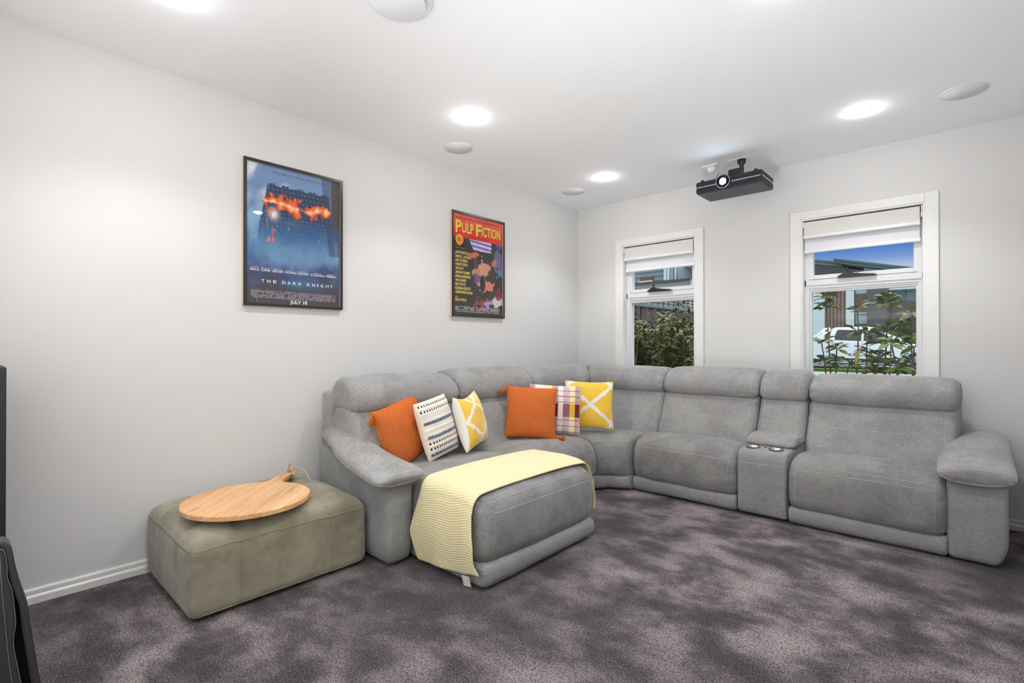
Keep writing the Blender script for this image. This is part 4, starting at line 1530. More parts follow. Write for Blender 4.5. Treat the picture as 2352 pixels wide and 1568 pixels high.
def rel_stripe(u, v):
    for c0 in (0.26, -0.22, -0.80):
        if abs(v - c0) < 0.06: return 0.008 * (1 - ((v - c0) / 0.06) ** 2) * (0.75 + 0.25 * math.sin(u * 34 + v * 20))
    for c0 in (0.76, 0.02, -0.52):
        if abs(v - c0) < 0.05: return 0.005 * (1 - ((v - c0) / 0.05) ** 2) * (0.7 + 0.3 * math.sin(u * 50))
    return 0
def col_plaid(u, v, side):
    wht, pink, mar, yel, cream = rgb(246, 238, 232), rgb(186, 148, 150), rgb(118, 34, 42), rgb(232, 186, 64), rgb(250, 226, 180)
    if side < 0: return wht
    mid = -0.32 < v < 0.22
    # vertical bands from left to right
    bands = [(-1.0, 0), (-0.78, 1), (-0.40, 2), (-0.12, 0), (0.12, 1), (0.30, 3), (0.56, 2), (0.78, 0), (0.92, 3)]
    k = 0
    for x0, kk in bands:
        if u >= x0: k = kk
    # k: 0 pink, 1 white, 2 cream/yellow, 3 pink-grey
    if mid:
        c_ = {0: mar, 1: cream if u < 0 else wht, 2: yel, 3: rgb(150, 100, 108)}[k]
        if u > 0.9: c_ = mar
    else:
        c_ = {0: pink, 1: wht, 2: cream, 3: rgb(206, 180, 184)}[k]
        if math.sin((v + 0.02) * 26) > 0.90: c_ = mixc(c_, rgb(150, 82, 88), 0.8)
        elif k in (0, 3) and noise.noise(Vector((u * 60, v * 60, 0))) > 0.1: c_ = mixc(c_, wht, 0.4)
    return c_

def cushion(name, w, h, T, pos, r, lean, roll, colfn, mat, lab, rel=None, tas=(), **kw):
    root = empty(name, pos)
    tag(root, lab, 'cushion', 'scatter cushions on the sofa')
    o, rot = pillow('cushion_cover', w, h, T, pos, r, lean, roll, colfn, M[mat], rel, parent=root, **kw)
    put(root, pos, rot)
    for k, (cx, cy, d, L) in enumerate(tas):
        # direction given in world space
        dw = rot.to_3x3().inverted() @ Vector(d)
        tassel(root, (cx * w / 2, cy * h / 2, 0), dw, L, seed=k + int(w * 1000))
    return root
cam_r = (0.737, 0.676, 0)
cushion('orange_cushion', 0.42, 0.43, 0.17, (0.510, -2.700, 0.640), (-0.22, 1, 0), 12, 14, col_orange, 'orange_knit',
        'orange knitted cushion slumped over the left armrest, leftmost of the six', rel_orange,
        ((-0.98, 0.97, (0.45, -0.2, -1), 0.080), (0.99, 0.97, (0.2, 0.25, -1), 0.055), (0.98, -0.98, (0.7, -0.5, 0.1), 0.055)), sag=0.04)
cushion('striped_cushion', 0.31, 0.385, 0.14, (0.622, -2.512, 0.662), (-0.15, 1, 0), 13, 9, col_stripe, 'cushion_cloth',
        'cream woven cushion with grey blue braided stripes and black dots', rel_stripe, cinch=0.02)
cushion('yellow_cushion', 0.40, 0.385, 0.15, (0.62, -2.205, 0.672), (-0.42, 0.9, 0), 15, 2, col_yellow2, 'cushion_cloth',
        'yellow cushion with a white stepped diamond, between the striped cushion and the upright orange one', None, cinch=0.08, sag=0.10)
cushion('orange_cushion', 0.40, 0.405, 0.13, (0.680, -1.615, 0.672), cam_r, 12, -3, col_orange, 'orange_knit',
        'square orange knitted cushion standing upright in front of the plaid cushion', rel_orange,
        ((-0.98, 0.97, (-0.42, -0.85, -0.85), 0.080), (-1.0, -0.86, (-0.22, -0.95, -0.16), 0.068), (1.0, -0.86, (0.85, 0.35, -0.22), 0.072)), cinch=0.04)
cushion('plaid_cushion', 0.43, 0.40, 0.11, (0.705, -1.345, 0.675), cam_r, 12, -3, col_plaid, 'cushion_cloth',
        'maroon, white and yellow plaid cushion half hidden behind the upright orange one', None, cinch=0.03)
cushion('yellow_cushion', 0.42, 0.41, 0.12, (0.820, -1.008, 0.690), cam_r, 11, -2, col_yellow, 'cushion_cloth',
        'yellow cushion with a white stepped cross, rightmost of the six in the sofa corner', None, cinch=0.06)
# ------------------------------------------------------------------ lettering
def text_mesh(s, size=0.05, sx=1.0, bold=0.0, spacing=1.0, align='LEFT', shear=0.0):
    cu = bpy.data.curves.new('t', 'FONT')
    cu.body = s
    cu.size = size
    cu.offset = bold * size
    cu.space_character = spacing
    cu.align_x = align
    cu.shear = shear
    cu.resolution_u = 3
    ob = bpy.data.objects.new('t', cu)
    COL.objects.link(ob)
    bpy.context.view_layer.update()
    me = bpy.data.meshes.new_from_object(ob.evaluated_get(bpy.context.evaluated_depsgraph_get()))
    bpy.data.objects.remove(ob)
    vs = [Vector((v.co.x * sx, v.co.y, 0)) for v in me.vertices]
    fs = [tuple(p.vertices) for p in me.polygons]
    bpy.data.meshes.remove(me)
    return vs, fs
def fit_text(s, x0, x1, y, h, bold=0.0, spacing=1.0, shear=0.0):
    """lay a line of text between x0 and x1, letters h tall, baseline y"""
    vs, fs = text_mesh(s, 1.0, 1.0, bold, spacing, shear=shear)
    a, b = min(v.x for v in vs), max(v.x for v in vs)
    lo, hi = min(v.y for v in vs), max(v.y for v in vs)
    cap = 0.73
    k = (x1 - x0) / (b - a) if x1 is not None else h / cap
    return [Vector((x0 + (v.x - a) * k, y + v.y * h / cap, 0)) for v in vs], fs
def join(parts):
    vs, fs = [], []
    for v, f in parts:
        b = len(vs)
        vs += v
        fs += [tuple(i + b for i in q) for q in f]
    return vs, fs
def on_left_wall(vs, y0, z0, x):
    return [Vector((x, y0 + v.x, z0 + v.y)) for v in vs]

# ------------------------------------------------------------------ framed posters
def fbm(x, y, s=0, o=4):
    return sum(noise.noise(Vector((x * 2 ** k, y * 2 ** k, s + k * 3.1))) / 2 ** k for k in range(o))
def sm(a, b, x):
    t = max(0, min(1, (x - a) / (b - a)))
    return t * t * (3 - 2 * t)
def paint_city(u, v):
    """generic smoky blue night street; no figure and no emblem"""
    n = fbm(u * 3, v * 4, 1)
    top = mixc(rgb(120, 150, 190), rgb(225, 230, 235), sm(-0.1, 0.6, fbm(u * 3.2, v * 3.5, 7) + (0.3 - u) * 0.9))
    mid = mixc(rgb(44, 92, 150), rgb(130, 175, 205), sm(-0.4, 0.8, n + 0.2))
    low = mixc(rgb(66, 70, 96), rgb(84, 110, 160), sm(-0.5, 0.6, n))
    bot = rgb(78, 72, 76)
    c = mixc(mid, top, sm(0.50, 0.95, v))
    c = mixc(low, c, sm(0.18, 0.45, v))
    c = mixc(bot, c, sm(0.05, 0.26, v))
    # towers
    cx = 0.53 + 0.01 * math.sin(v * 9)
    half = 0.33 + (0.88 - v) * 0.20
    topv = 0.865 + 0.012 * (int(u * 14) % 2) + 0.01 * noise.noise(Vector((u * 20, 0, 0)))
    if abs(u - cx) < half and v < topv and v > 0.30:
        win = (math.sin(u * 120 / (0.75 + 0.4 * (1 - v))) > 0.1 and math.sin(v * 190) > 0.0)
        t = mixc(rgb(36, 50, 84), rgb(92, 122, 160), 0.55 if win else 0.05)
        t = mixc(t, rgb(60, 108, 160), sm(0.72, 0.5, v) * 0.7)
        k = sm(0.34, 0.62, v + 0.12 * n)
        c = mixc(c, t, k)
    if u > 0.86 + (v - 0.5) * -0.15 and v > 0.40: c = mixc(c, rgb(60, 72, 98), 0.6)
    if u > 0.90 and v > 0.62: c = rgb(78, 72, 72)
    # ragged horizontal band of flames
    if 0.16 < u < 0.90:
        e = sm(0.14, 0.24, u) * sm(0.93, 0.82, u)
        d = v - (0.735 + 0.016 * math.sin(u * 8) + 0.02 * noise.noise(Vector((u * 7, 4, 0))))
        w = (0.044 + 0.060 * noise.noise(Vector((u * 9, 2, 0)))) * e
        f = 1 - abs(d) / max(0.004, w + 0.065 * fbm(u * 13, v * 13, 3, 4) * e)
        if f > 0:
            hot = f + 0.4 * fbm(u * 22, v * 22, 5, 3)
            fc = mixc(rgb(170, 50, 24), rgb(246, 108, 40), sm(0.05, 0.4, hot))
            fc = mixc(fc, rgb(255, 224, 170), sm(0.55, 1.15, hot))
            c = mixc(c, fc, sm(0.0, 0.15, f))
        g = math.exp(-((u - 0.27) ** 2 + ((v - 0.655) * 1.2) ** 2) / 0.0018)
        c = mixc(c, rgb(255, 240, 220), min(1, g))
        if 0.45 < v < 0.70 and abs(u - 0.25) < 0.05 and noise.noise(Vector((u * 60, v * 14, 9))) > 0.25: c = mixc(c, rgb(240, 120, 60), 0.7)
    # sparks
    if v < 0.58 and noise.noise(Vector(((u + v * 0.5) * 46, (v - u * 0.2) * 30, 11))) > 0.66: c = mixc(c, rgb(240, 150, 110), 0.8)
    # soft glow behind the title
    g = math.exp(-(((u - 0.53) / 0.17) ** 2 + ((v - 0.160) / 0.035) ** 2))
    c = mixc(c, rgb(70, 150, 205), min(1, 0.55 * g * (0.7 + 0.5 * noise.noise(Vector((u * 30, v * 30, 2))))))
    # rows of small credits read only as grey streaks
    if 0.040 < v < 0.098 and 0.05 < u < 0.95:
        rw = (v - 0.040) / 0.0117
        if 0.2 < rw % 1 < 0.85 and noise.noise(Vector((u * 26, int(rw) * 7.7, 0))) > -0.32 and noise.noise(Vector((u * 130, int(rw) * 5.1, 0))) > -0.3: c = mixc(c, rgb(170, 158, 172), 0.7)
    return c
def paint_pulp(u, v):
    """generic pulp-magazine colour blocks; no figure"""
    n = fbm(u * 4, v * 6, 2)
    edge = 0.775 - 0.0 * u
    if v > edge:
        c = mixc(rgb(238, 40, 30), rgb(246, 96, 78), sm(0.80, 1.0, v))
        c = mixc(c, rgb(226, 60, 44), sm(0, 0.5, n) * 0.4)
        if noise.noise(Vector((u * 40 + v * 30, v * 40 - u * 20, 3))) > 0.72: c = mixc(c, rgb(250, 220, 210), 0.7)
        return c
    c = rgb(58, 56, 56)
    # slatted blind shape
    if 0.30 < u < 0.76 and 0.665 < v < edge - 0.005 and (u - 0.30) > (edge - v) * 0.9:
        k = math.sin((v * 1.0 + u * 0.05) * 300 / 2.2)
        c = rgb(224, 206, 236) if k > 0 else rgb(128, 112, 186)
    # warm and cool blotches
    for (cx, cy, rx, ry, colr) in ((0.40, 0.615, 0.14, 0.025, rgb(222, 120, 84)), (0.44, 0.52, 0.025, 0.10, rgb(140, 56, 46)), (0.50, 0.40, 0.10, 0.10, rgb(206, 148, 124)), (0.62, 0.50, 0.10, 0.09, rgb(226, 160, 134)),
                                   (0.66, 0.32, 0.16, 0.07, rgb(222, 134, 104)), (0.84, 0.56, 0.09, 0.05, rgb(206, 130, 112)), (0.94, 0.46, 0.09, 0.06, rgb(96, 136, 196)), (0.92, 0.60, 0.10, 0.14, rgb(104, 104, 160)),
                                   (0.44, 0.37, 0.10, 0.05, rgb(110, 84, 128)), (0.56, 0.14, 0.16, 0.05, rgb(150, 76, 62)), (0.90, 0.15, 0.12, 0.05, rgb(224, 208, 214)), (0.93, 0.24, 0.08, 0.06, rgb(132, 50, 76)), (0.70, 0.12, 0.09, 0.04, rgb(170, 156, 204))):
        d = ((u - cx) / rx) ** 2 + ((v - cy) / ry) ** 2
        c = mixc(c, colr, sm(1.25, 0.75, d + 0.5 * n + 1.3 * fbm(u * 11, v * 15, cx * 50, 3)) * 0.9)
    if ((u - 0.58) / 0.055) ** 2 + ((v - 0.33) / 0.09) ** 2 < 1: c = rgb(52, 48, 50)
    if 0.025 < v < 0.085 and 0.05 < u < 0.93:
        rw = (v - 0.025) / 0.0155
        if 0.2 < rw % 1 < 0.8 and noise.noise(Vector((u * 24, int(rw) * 7.7, 0))) > -0.3 and noise.noise(Vector((u * 120, int(rw) * 5.1, 0))) > -0.3: c = mixc(c, rgb(196, 186, 186), 0.75)
    if noise.noise(Vector((u * 60, v * 80, 5))) > 0.80: c = mixc(c, rgb(220, 210, 205), 0.6)
    return c
def poster(y0, y1, z0, z1, paint, label, texts, fw=0.018, dep=0.028):
    root = empty('framed_poster', (0.0, (y0 + y1) / 2, z0))
    tag(root, label, 'poster')
    cy, cz = root.location.y, root.location.z
    w, h = y1 - y0, z1 - z0
    def F(name, lst, m, bev=0.001):
        bm = bmesh.new()
        for b in lst: box_into(bm, *b, bev=bev)
        return bmobj(name, bm, m, root)
    a = -w / 2
    # black face on a raw timber moulding
    fr_ = F('frame', [(dep - 0.006, dep, a, a + fw, 0, h), (dep - 0.006, dep, -a - fw, -a, 0, h), (dep - 0.006, dep, a + fw, -a - fw, 0, fw), (dep - 0.006, dep, a + fw, -a - fw, h - fw, h)], M['frame_black'])
    bm = bmesh.new()
    for b in [(0.001, dep - 0.006, a + 0.0006, a + fw - 0.001, 0.0006, h - 0.0006), (0.001, dep - 0.006, -a - fw + 0.001, -a - 0.0006, 0.0006, h - 0.0006), (0.001, dep - 0.006, a + fw, -a - fw, 0.0006, fw - 0.001), (0.001, dep - 0.006, a + fw, -a - fw, h - fw + 0.001, h - 0.0006)]:
        box_into(bm, *b)
    e_ = bmobj('timber_edge', bm, M['frame_wood_edge'], fr_)
    e_['label'] = 'pale timber side of the frame'
    # print
    nx, nz = 170, int(170 * h / w)
    iw, ih = w - 2 * fw, h - 2 * fw
    vs = [Vector((0.012, a + fw + iw * i / nx, fw + ih * j / nz)) for j in range(nz + 1) for i in range(nx + 1)]
    fs = [(j * (nx + 1) + i, j * (nx + 1) + i + 1, (j + 1) * (nx + 1) + i + 1, (j + 1) * (nx + 1) + i) for j in range(nz) for i in range(nx)]
    pr = mesh('print', vs, fs, M['poster_paper'], root, False)
    ca = pr.data.color_attributes.new('Col', 'FLOAT_COLOR', 'POINT')
    q = 0
    for j in range(nz + 1):
        for i in range(nx + 1):
            ca.data[q].color = paint(i / nx, j / nz)
            q += 1
    for mat, parts, dx in texts(iw, ih):
        v, f = join(parts)
        v = [Vector((0.0125 + dx, a + fw + p.x, fw + p.y)) for p in v]
        mesh('printed_lettering', v, f, M[mat], pr, False)
    box('acrylic_pane', 0.0165, 0.0180, a + fw - 0.001, -a - fw + 0.001, fw - 0.001, h - fw + 0.001, M['picture_acrylic'], root)
    return root
def t1(W_, H_):
    wparts, nav = [], []
    nav.append(fit_text('W', W_ * 0.255, W_ * 0.285, H_ * 0.953, H_ * 0.0165, 0.01))
    nav.append(fit_text('ELCOME', W_ * 0.287, W_ * 0.405, H_ * 0.953, H_ * 0.0135, 0.01))
    for s, a, b in (('T', .424, .437), ('O', .438, .452), ('A', .470, .485), ('W', .500, .524), ('ORLD', .525, .592), ('W', .610, .634), ('ITHOUT', .635, .735), ('R', .752, .768), ('ULES.', .769, .835)):
        nav.append(fit_text(s, W_ * a, W_ * b, H_ * 0.953, H_ * (0.0165 if len(s) == 1 and s != 'O' else 0.0135), 0.01))
    y = H_ * 0.232
    for f_, s, a, b in (('CHRISTIAN', 'BALE', .045, .125), ('MICHAEL', 'CAINE', .145, .235), ('HEATH', 'LEDGER', .255, .370), ('GARY', 'OLDMAN', .387, .505), ('AARON', 'ECKHART', .522, .645), ('MAGGIE', 'GYLLENHAAL', .662, .825), ('MORGAN', 'FREEMAN', .840, .957)):
        wparts.append(fit_text(s, W_ * a, W_ * b, y, H_ * 0.0165, 0.018))
        m_ = (a + b) / 2
        hw_ = min(0.04, (b - a) * 0.42)
        wparts.append(fit_text(f_, W_ * (m_ - hw_), W_ * (m_ + hw_), y + H_ * 0.020, H_ * 0.0062, 0.01))
    for s, x in zip('THE DARK KNIGHT', [.148, .205, .265, 0, .357, .413, .470, .530, 0, .625, .680, .738, .776, .835, .888]):
        if s != ' ':
            wd = {'I': 0.011, 'T': 0.032}.get(s, 0.034)
            wparts.append(fit_text(s, W_ * x, W_ * (x + wd), H_ * 0.151, H_ * 0.0225, 0.02))
    wparts.append(fit_text('JULY 18', W_ * 0.440, W_ * 0.625, H_ * 0.0085, H_ * 0.026, 0.03))
    return [('print_white', wparts, 0.0004), ('print_navy', nav, 0.0004)]
def t2(W_, H_):
    yel, blk, gold, org = [], [], [], []
    def big(s, a, b, y, hh):
        yel.append(fit_text(s, W_ * a, W_ * b, H_ * y, H_ * hh, 0.03))
        blk.append(fit_text(s, W_ * (a + 0.008), W_ * (b + 0.008), H_ * (y - 0.004), H_ * hh, 0.04))
    big('P', .055, .165, .815, .125); big('ULP', .172, .400, .825, .100); big('F', .445, .555, .815, .125); big('ICTION', .560, .955, .825, .100)
    blk.append(fit_text('( WINNER-BEST PICTURE-1994 CANNES FILM FESTIVAL )', W_ * .03, W_ * .93, H_ * .955, H_ * .020, 0.01))
    blk.append(fit_text('a Quentin Tarantino film', W_ * .28, W_ * .68, H_ * .785, H_ * .014, 0.005, shear=0.4))
    vs = [Vector((W_ * 0.125 + W_ * 0.075 * math.cos(k / 40 * 2 * PI), H_ * 0.745 + W_ * 0.075 * math.sin(k / 40 * 2 * PI), -0.0001)) for k in range(40)]
    org.append((vs, [tuple(range(40))]))
    org.append(fit_text('produced by', W_ * .05, W_ * .165, H_ * .682, H_ * .010, 0.01, shear=0.3))
    org.append(fit_text('Lawrence Bender', W_ * .05, W_ * .225, H_ * .660, H_ * .010, 0.01, shear=0.3))
    ten = [fit_text('10', W_ * .080, W_ * .142, H_ * .733, H_ * .032, 0.02, shear=0.3), fit_text('c', W_ * .150, W_ * .172, H_ * .733, H_ * .020, 0.02, shear=0.3)]
    y = 0.605
    for s, w_ in (('JOHN TRAVOLTA', .24), ('SAMUEL L. JACKSON', .30), ('UMA THURMAN', .23), ('HARVEY KEITEL', .235), ('TIM ROTH', .15), ('AMANDA PLUMMER', .275), ('MARIA de MEDEIROS', .29), ('VING RHAMES', .20), ('ERIC STOLTZ', .19),
                  ('ROSANNA ARQUETTE', .29), ('CHRISTOPHER WALKEN', .325), ('and', .045), ('BRUCE WILLIS', .205)):
        gold.append(fit_text(s, W_ * .05, W_ * (.05 + w_), H_ * y, H_ * (.027 if s != 'and' else .013), 0.03))
        y -= 0.0395 if s != 'and' else 0.036
    return [('print_black', blk, 0.0003), ('print_yellow', yel, 0.0007), ('print_gold', gold, 0.0005), ('print_orange', org, 0.0006), ('print_black', ten, 0.0011)]
poster(-3.508, -2.862, 1.447, 2.345, paint_city, 'tall black framed poster with a band of flames, nearest the camera', t1)
poster(-1.868, -1.222, 1.447, 2.345, paint_pulp, 'black framed red and yellow poster on the left wall, nearer the window wall', t2)

# ------------------------------------------------------------------ left edge: tower speaker and dark padded chair
root = empty('tower_speaker', (0.36, -4.66, 0))
tag(root, 'tall narrow black tower speaker cut off by the left edge of the photo', 'speaker')
box('cabinet', -0.14, 0.14, -0.12, 0.130, 0.03, 1.124, M['black_satin'], root, 0.004)
box('plinth', -0.16, 0.16, -0.13, 0.128, 0.0, 0.03, M['black_plastic'], root, 0.004)
box('speaker_grille', 0.14, 0.152, -0.10, 0.105, 0.28, 1.10, M['gap_black'], root, 0.004)

root = empty('padded_chair', (1.45, -4.62, 0))
tag(root, 'dark padded chair with pale piping, cut off at the lower left edge', 'chair')
XC = 1.45
def yz(pts): return [(y + 4.62, z) for y, z in pts]
def slab(name, prof, x0, x1, m, bev=0.012):
    bm = bmesh.new()
    P = [(a, b) for a, b in prof]
    n = len(P)
    v0 = [bm.verts.new((x0, a, b)) for a, b in P]
    f = bm.faces.new(v0)
    r = bmesh.ops.extrude_face_region(bm, geom=[f])
    for v in r['geom']:
        if isinstance(v, bmesh.types.BMVert): v.co.x = x1
    bmesh.ops.recalc_face_normals(bm, faces=bm.faces[:])
    bmesh.ops.bevel(bm, geom=[e for e in bm.edges if abs(e.verts[0].co.x - e.verts[1].co.x) < 1e-6], offset=bev, segments=3, affect='EDGES')
    return auto(bmobj(name, bm, m, root), 50)
outer = [(-4.578, 0.755), (-4.566, 0.739), (-4.559, 0.693), (-4.551, 0.650), (-4.543, 0.616), (-4.538, 0.594), (-4.531, 0.529), (-4.523, 0.463), (-4.515, 0.399), (-4.500, 0.28), (-4.48, 0.16), (-4.46, 0.06), (-4.46, 0.0)]
inner_o = [(y - (0.0135 + 0.008 * max(0, 0.7 - z)), z) for y, z in outer]
curve = smooth_path(outer, 40)
curve_i = smooth_path(inner_o, 40)
bk = [(p[0] + 4.62, p[1]) for p in curve] + [(p[0] + 4.62, p[1]) for p in curve_i[::-1]]
o = slab('back_cushion', bk, 0.09, 0.15, M['dark_leather'], 0.0035)
sh = [(-4.584, 0.742), (-4.577, 0.735), (-4.573, 0.705), (-4.571, 0.67), (-4.564, 0.64), (-4.560, 0.60), (-4.5575, 0.56), (-4.561, 0.53), (-4.560, 0.50), (-4.553, 0.45), (-4.546, 0.40), (-4.525, 0.25), (-4.50, 0.1), (-4.50, 0.05)]
c1 = smooth_path(sh, 44)
P = [(p[0] + 4.62, p[1]) for p in c1] + [(-0.10, 0.05), (-0.10, 0.742)]
o = slab('moulded_shell', P, 0.12, 0.15, M['dark_leather'], 0.004)
fillp = [(p[0] + 4.62 - 0.004, p[1] - 0.006) for p in curve] + [(-0.06, 0.0), (-0.06, 0.70)]
slab('dark_gap_filler', fillp, 0.09, 0.112, M['gap_black'], 0.001)  # filler slab added, its black standing in for the dark gap
tube('piping', [(0.152, p[0] + 4.6185, p[1]) for p in c1], 0.0007, M['pale_edge'], root, 6)
line = [(-4.585, 0.72), (-4.5835, 0.68), (-4.580, 0.62), (-4.576, 0.56), (-4.570, 0.48), (-4.562, 0.40), (-4.54, 0.2), (-4.53, 0.08)]
tube('piping', [(0.153, p[0] + 4.62, p[1]) for p in smooth_path(line, 30)], 0.0008, M['pale_edge'], root, 6)
# ------------------------------------------------------------------ outdoors: ground
GZ = -0.15
struct('', box('ground', -30, 30, 0.35, 6.0, GZ - 0.2, GZ, M['soil']))
struct('', box('footpath', -40, 40, 6.0, 20.2, -0.3, 0.02, M['concrete']))
v = tag(box('lawn_verge', -40, 40, 20.2, 20.9, -0.3, 0.14, M['lawn']), kind='structure')
struct('', box('road', -40, 40, 20.9, 27.0, -0.3, 0.10, M['asphalt']))
struct('', box('front_yard', -40, 40, 27.0, 60.0, -0.3, 0.16, M['lawn']))
struct('', box('outer_wall', -0.6, 5.2, T + 0.001, T + 0.12, -0.3, 0.50, M['render_grey']))

# ------------------------------------------------------------------ house across the street
HY = 31.0
root = empty('house', (-1.0, HY, 0.16))
tag(root, 'pale rendered house across the street with a raked grey roof and stacked stone wall', 'house')
C1 = root.location
def H_(name, x0, x1, y0, y1, z0, z1, m, bev=0.0, parent=None):
    return box(name, x0 - C1.x, x1 - C1.x, y0 - C1.y, y1 - C1.y, z0 - C1.z, z1 - C1.z, M[m], parent or root, bev)
H_('wall', -12, -3.45, HY, HY + 7, 0.16, 4.4, 'render_pale')
H_('wall', -2.36, -1.95, HY - 0.05, HY + 7, 0.16, 4.6, 'render_pale')
H_('wall', -1.30, -0.55, HY + 0.3, HY + 7, 0.16, 4.4, 'render_charcoal')
H_('wall', -0.55, 0.06, HY + 0.3, HY + 7, 0.16, 4.4, 'render_charcoal')
H_('dark_column', -1.28, -0.30, HY - 0.4, HY + 0.3, 0.16, 4.5, 'render_charcoal')
H_('stone_wall', -0.30, 9.0, HY, HY + 7, 0.16, 3.58, 'stacked_stone')
H_('upper_band', -0.30, 9.0, HY - 0.1, HY + 7, 4.25, 4.75, 'render_pale')
# slatted screen beside the garage
bk_ = H_('slatted_screen', -3.45, -2.36, HY + 0.05, HY + 0.12, 0.16, 4.6, 'slat_backing')
bm = bmesh.new()
for k in range(6):
    x = -3.42 + k * 0.185
    box_into(bm, x - C1.x, x + 0.095 - C1.x, HY - 0.05 - C1.y, HY + 0.05 - C1.y, 0.0, 4.44, 0.0)
bmobj('timber_slats', bm, M['slat_brown'], bk_)
# window strip between the walls
w_ = H_('window', -1.95, -1.30, HY + 0.10, HY + 0.16, 0.16, 4.45, 'house_blind')
H_('window_frame', -1.97, -1.90, HY, HY + 0.12, 0.16, 4.4, 'render_charcoal', parent=w_)
H_('shade', -1.90, -1.31, HY + 0.04, HY + 0.08, 3.05, 4.15, 'garage_shade', parent=w_)
H_('glazing_bar', -1.90, -1.31, HY + 0.02, HY + 0.10, 2.95, 3.05, 'house_blind', parent=w_)
H_('glazing_bar', -1.90, -1.31, HY + 0.02, HY + 0.10, 2.30, 2.38, 'render_charcoal', parent=w_)
w_ = H_('window', -0.28, 9.0, HY + 0.25, HY + 0.30, 3.58, 4.25, 'house_blind')
bm = bmesh.new()
for k in range(7):
    box_into(bm, -0.28 - C1.x, 8.9 - C1.x, HY + 0.2 - C1.y, HY + 0.25 - C1.y, 3.60 + k * 0.09 - C1.z, 3.615 + k * 0.09 - C1.z, 0)
box_into(bm, 0.42 - C1.x, 0.46 - C1.x, HY + 0.19 - C1.y, HY + 0.25 - C1.y, 3.58 - C1.z, 4.25 - C1.z, 0)
bmobj('blind_slats', bm, M['cladding_line'], w_)
# raked roof planes
def slope_slab(name, x0, z0, x1, z1, y0, y1, th, m, parent):
    vs = [Vector((x, y, z + d)) - C1 for (x, z) in ((x0, z0), (x1, z1)) for y in (y0, y1) for d in (0, -th)]
    fs = [(0, 4, 6, 2), (1, 3, 7, 5), (0, 1, 5, 4), (2, 6, 7, 3), (0, 2, 3, 1), (4, 5, 7, 6)]
    return mesh(name, vs, fs, M[m], parent, False)
slope_slab('upper_wall', -1.55, 5.72, 9.0, 3.12, HY + 0.6, HY + 8, 1.8, 'render_pale', root)
slope_slab('upper_wall', -7.5, 6.95, -1.55, 5.65, HY + 1.2, HY + 8, 2.6, 'render_grey', root)
rf = slope_slab('roof', -2.95, 6.36, 9.5, 3.30, HY - 0.2, HY + 8, 0.26, 'roof_trim', root)
slope_slab('fascia', -2.95, 6.33, 9.5, 3.27, HY - 0.30, HY - 0.2, 0.10, 'roof_dark', rf)
rf = slope_slab('roof', -7.5, 7.23, -2.6, 6.15, HY + 0.2, HY + 8, 0.28, 'roof_trim', root)
slope_slab('fascia', -7.5, 7.20, -2.6, 6.12, HY + 0.12, HY + 0.2, 0.10, 'roof_dark', rf)
bm = bmesh.new()
for k in range(4):
    box_into(bm, -4.4 - C1.x, -3.66 - k * 0.02 - C1.x, HY + 1.0 - C1.y, HY + 1.2 - C1.y, 4.75 + 0.22 * k - C1.z, 4.92 + 0.22 * k - C1.z, 0.05)
bmobj('louvre_shutter', bm, M['cladding_grey'], root)

# round topiary and shrubs across the street
def leaf_cloud(name, m, parent, centre, rad, n, ls, seed, squash=1.0, lw=0.45, cols=None):
    random.seed(seed)
    vs, fs, cl = [], [], []
    for k in range(n):
        th = random.uniform(0, 2 * PI); ph = math.acos(random.uniform(-1, 1))
        rr = random.uniform(0.72, 1.0) if random.random() < 0.7 else random.uniform(0.3, 0.8)
        d = Vector((math.sin(ph) * math.cos(th), math.sin(ph) * math.sin(th), math.cos(ph)))
        p = Vector((d.x * rad[0], d.y * rad[1], d.z * rad[2])) * rr + Vector(centre)
        add_leaf(vs, fs, cl, p, (d + Vector((random.uniform(-.8, .8), random.uniform(-.8, .8), random.uniform(-.5, .9)))).normalized(), ls * random.uniform(0.7, 1.2), lw, cols)
    o = mesh(name, vs, fs, m, parent)
    ca = o.data.color_attributes.new('Col', 'FLOAT_COLOR', 'POINT')
    for i, c_ in enumerate(cl): ca.data[i].color = c_
    return o
def add_leaf(vs, fs, cl, p, d, L, lw=0.4, cols=None, droop=0.25, seg=4):
    """one pointed leaf, folded along its midrib, starting at p and growing along d"""
    side = d.cross(Vector((0, 0, 1)))
    if side.length < 1e-3: side = Vector((1, 0, 0))
    side.normalize()
    side = (Matrix.Rotation(random.uniform(-0.7, 0.7), 3, d) @ side)
    nrm = side.cross(d).normalized()
    b = len(vs)
    c_ = random.choice(cols) if cols else rgb(90, 110, 40)
    wds = (0.10, 0.62, 1.0, 0.78, 0.02)
    for k in range(seg + 1):
        t = k / seg
        q = p + d * (L * t) - Vector((0, 0, 1)) * (droop * L * t * t)
        w = wds[k] * lw * L * 0.5
        vs += [q - side * w + nrm * w * 0.35, q, q + side * w + nrm * w * 0.35]
        cl += [c_] * 3
    for k in range(seg):
        a = b + k * 3
        fs += [(a, a + 1, a + 4, a + 3), (a + 1, a + 2, a + 5, a + 4)]
GREENS = [rgb(58, 76, 14), rgb(92, 112, 26), rgb(74, 84, 20), rgb(116, 120, 32)]
root = empty('topiary_ball', (0.72, 29.6, 0.2))
tag(root, 'bright green round clipped shrub in front of the stone wall across the street', 'shrub')
leaf_cloud('foliage', M['leaf_ball'], root, (0, 0, 1.15), (0.42, 0.42, 0.42), 900, 0.09, 5, cols=[rgb(120, 170, 40), rgb(90, 140, 30)])
tube('stem', [(0, 0, -0.1), (0, 0, 1.0)], 0.03, M['bark'], root)
root = empty('topiary_ball', (-1.60, 29.6, 0.2))
tag(root, 'small round green shrub just above the roof of the white ute', 'shrub')
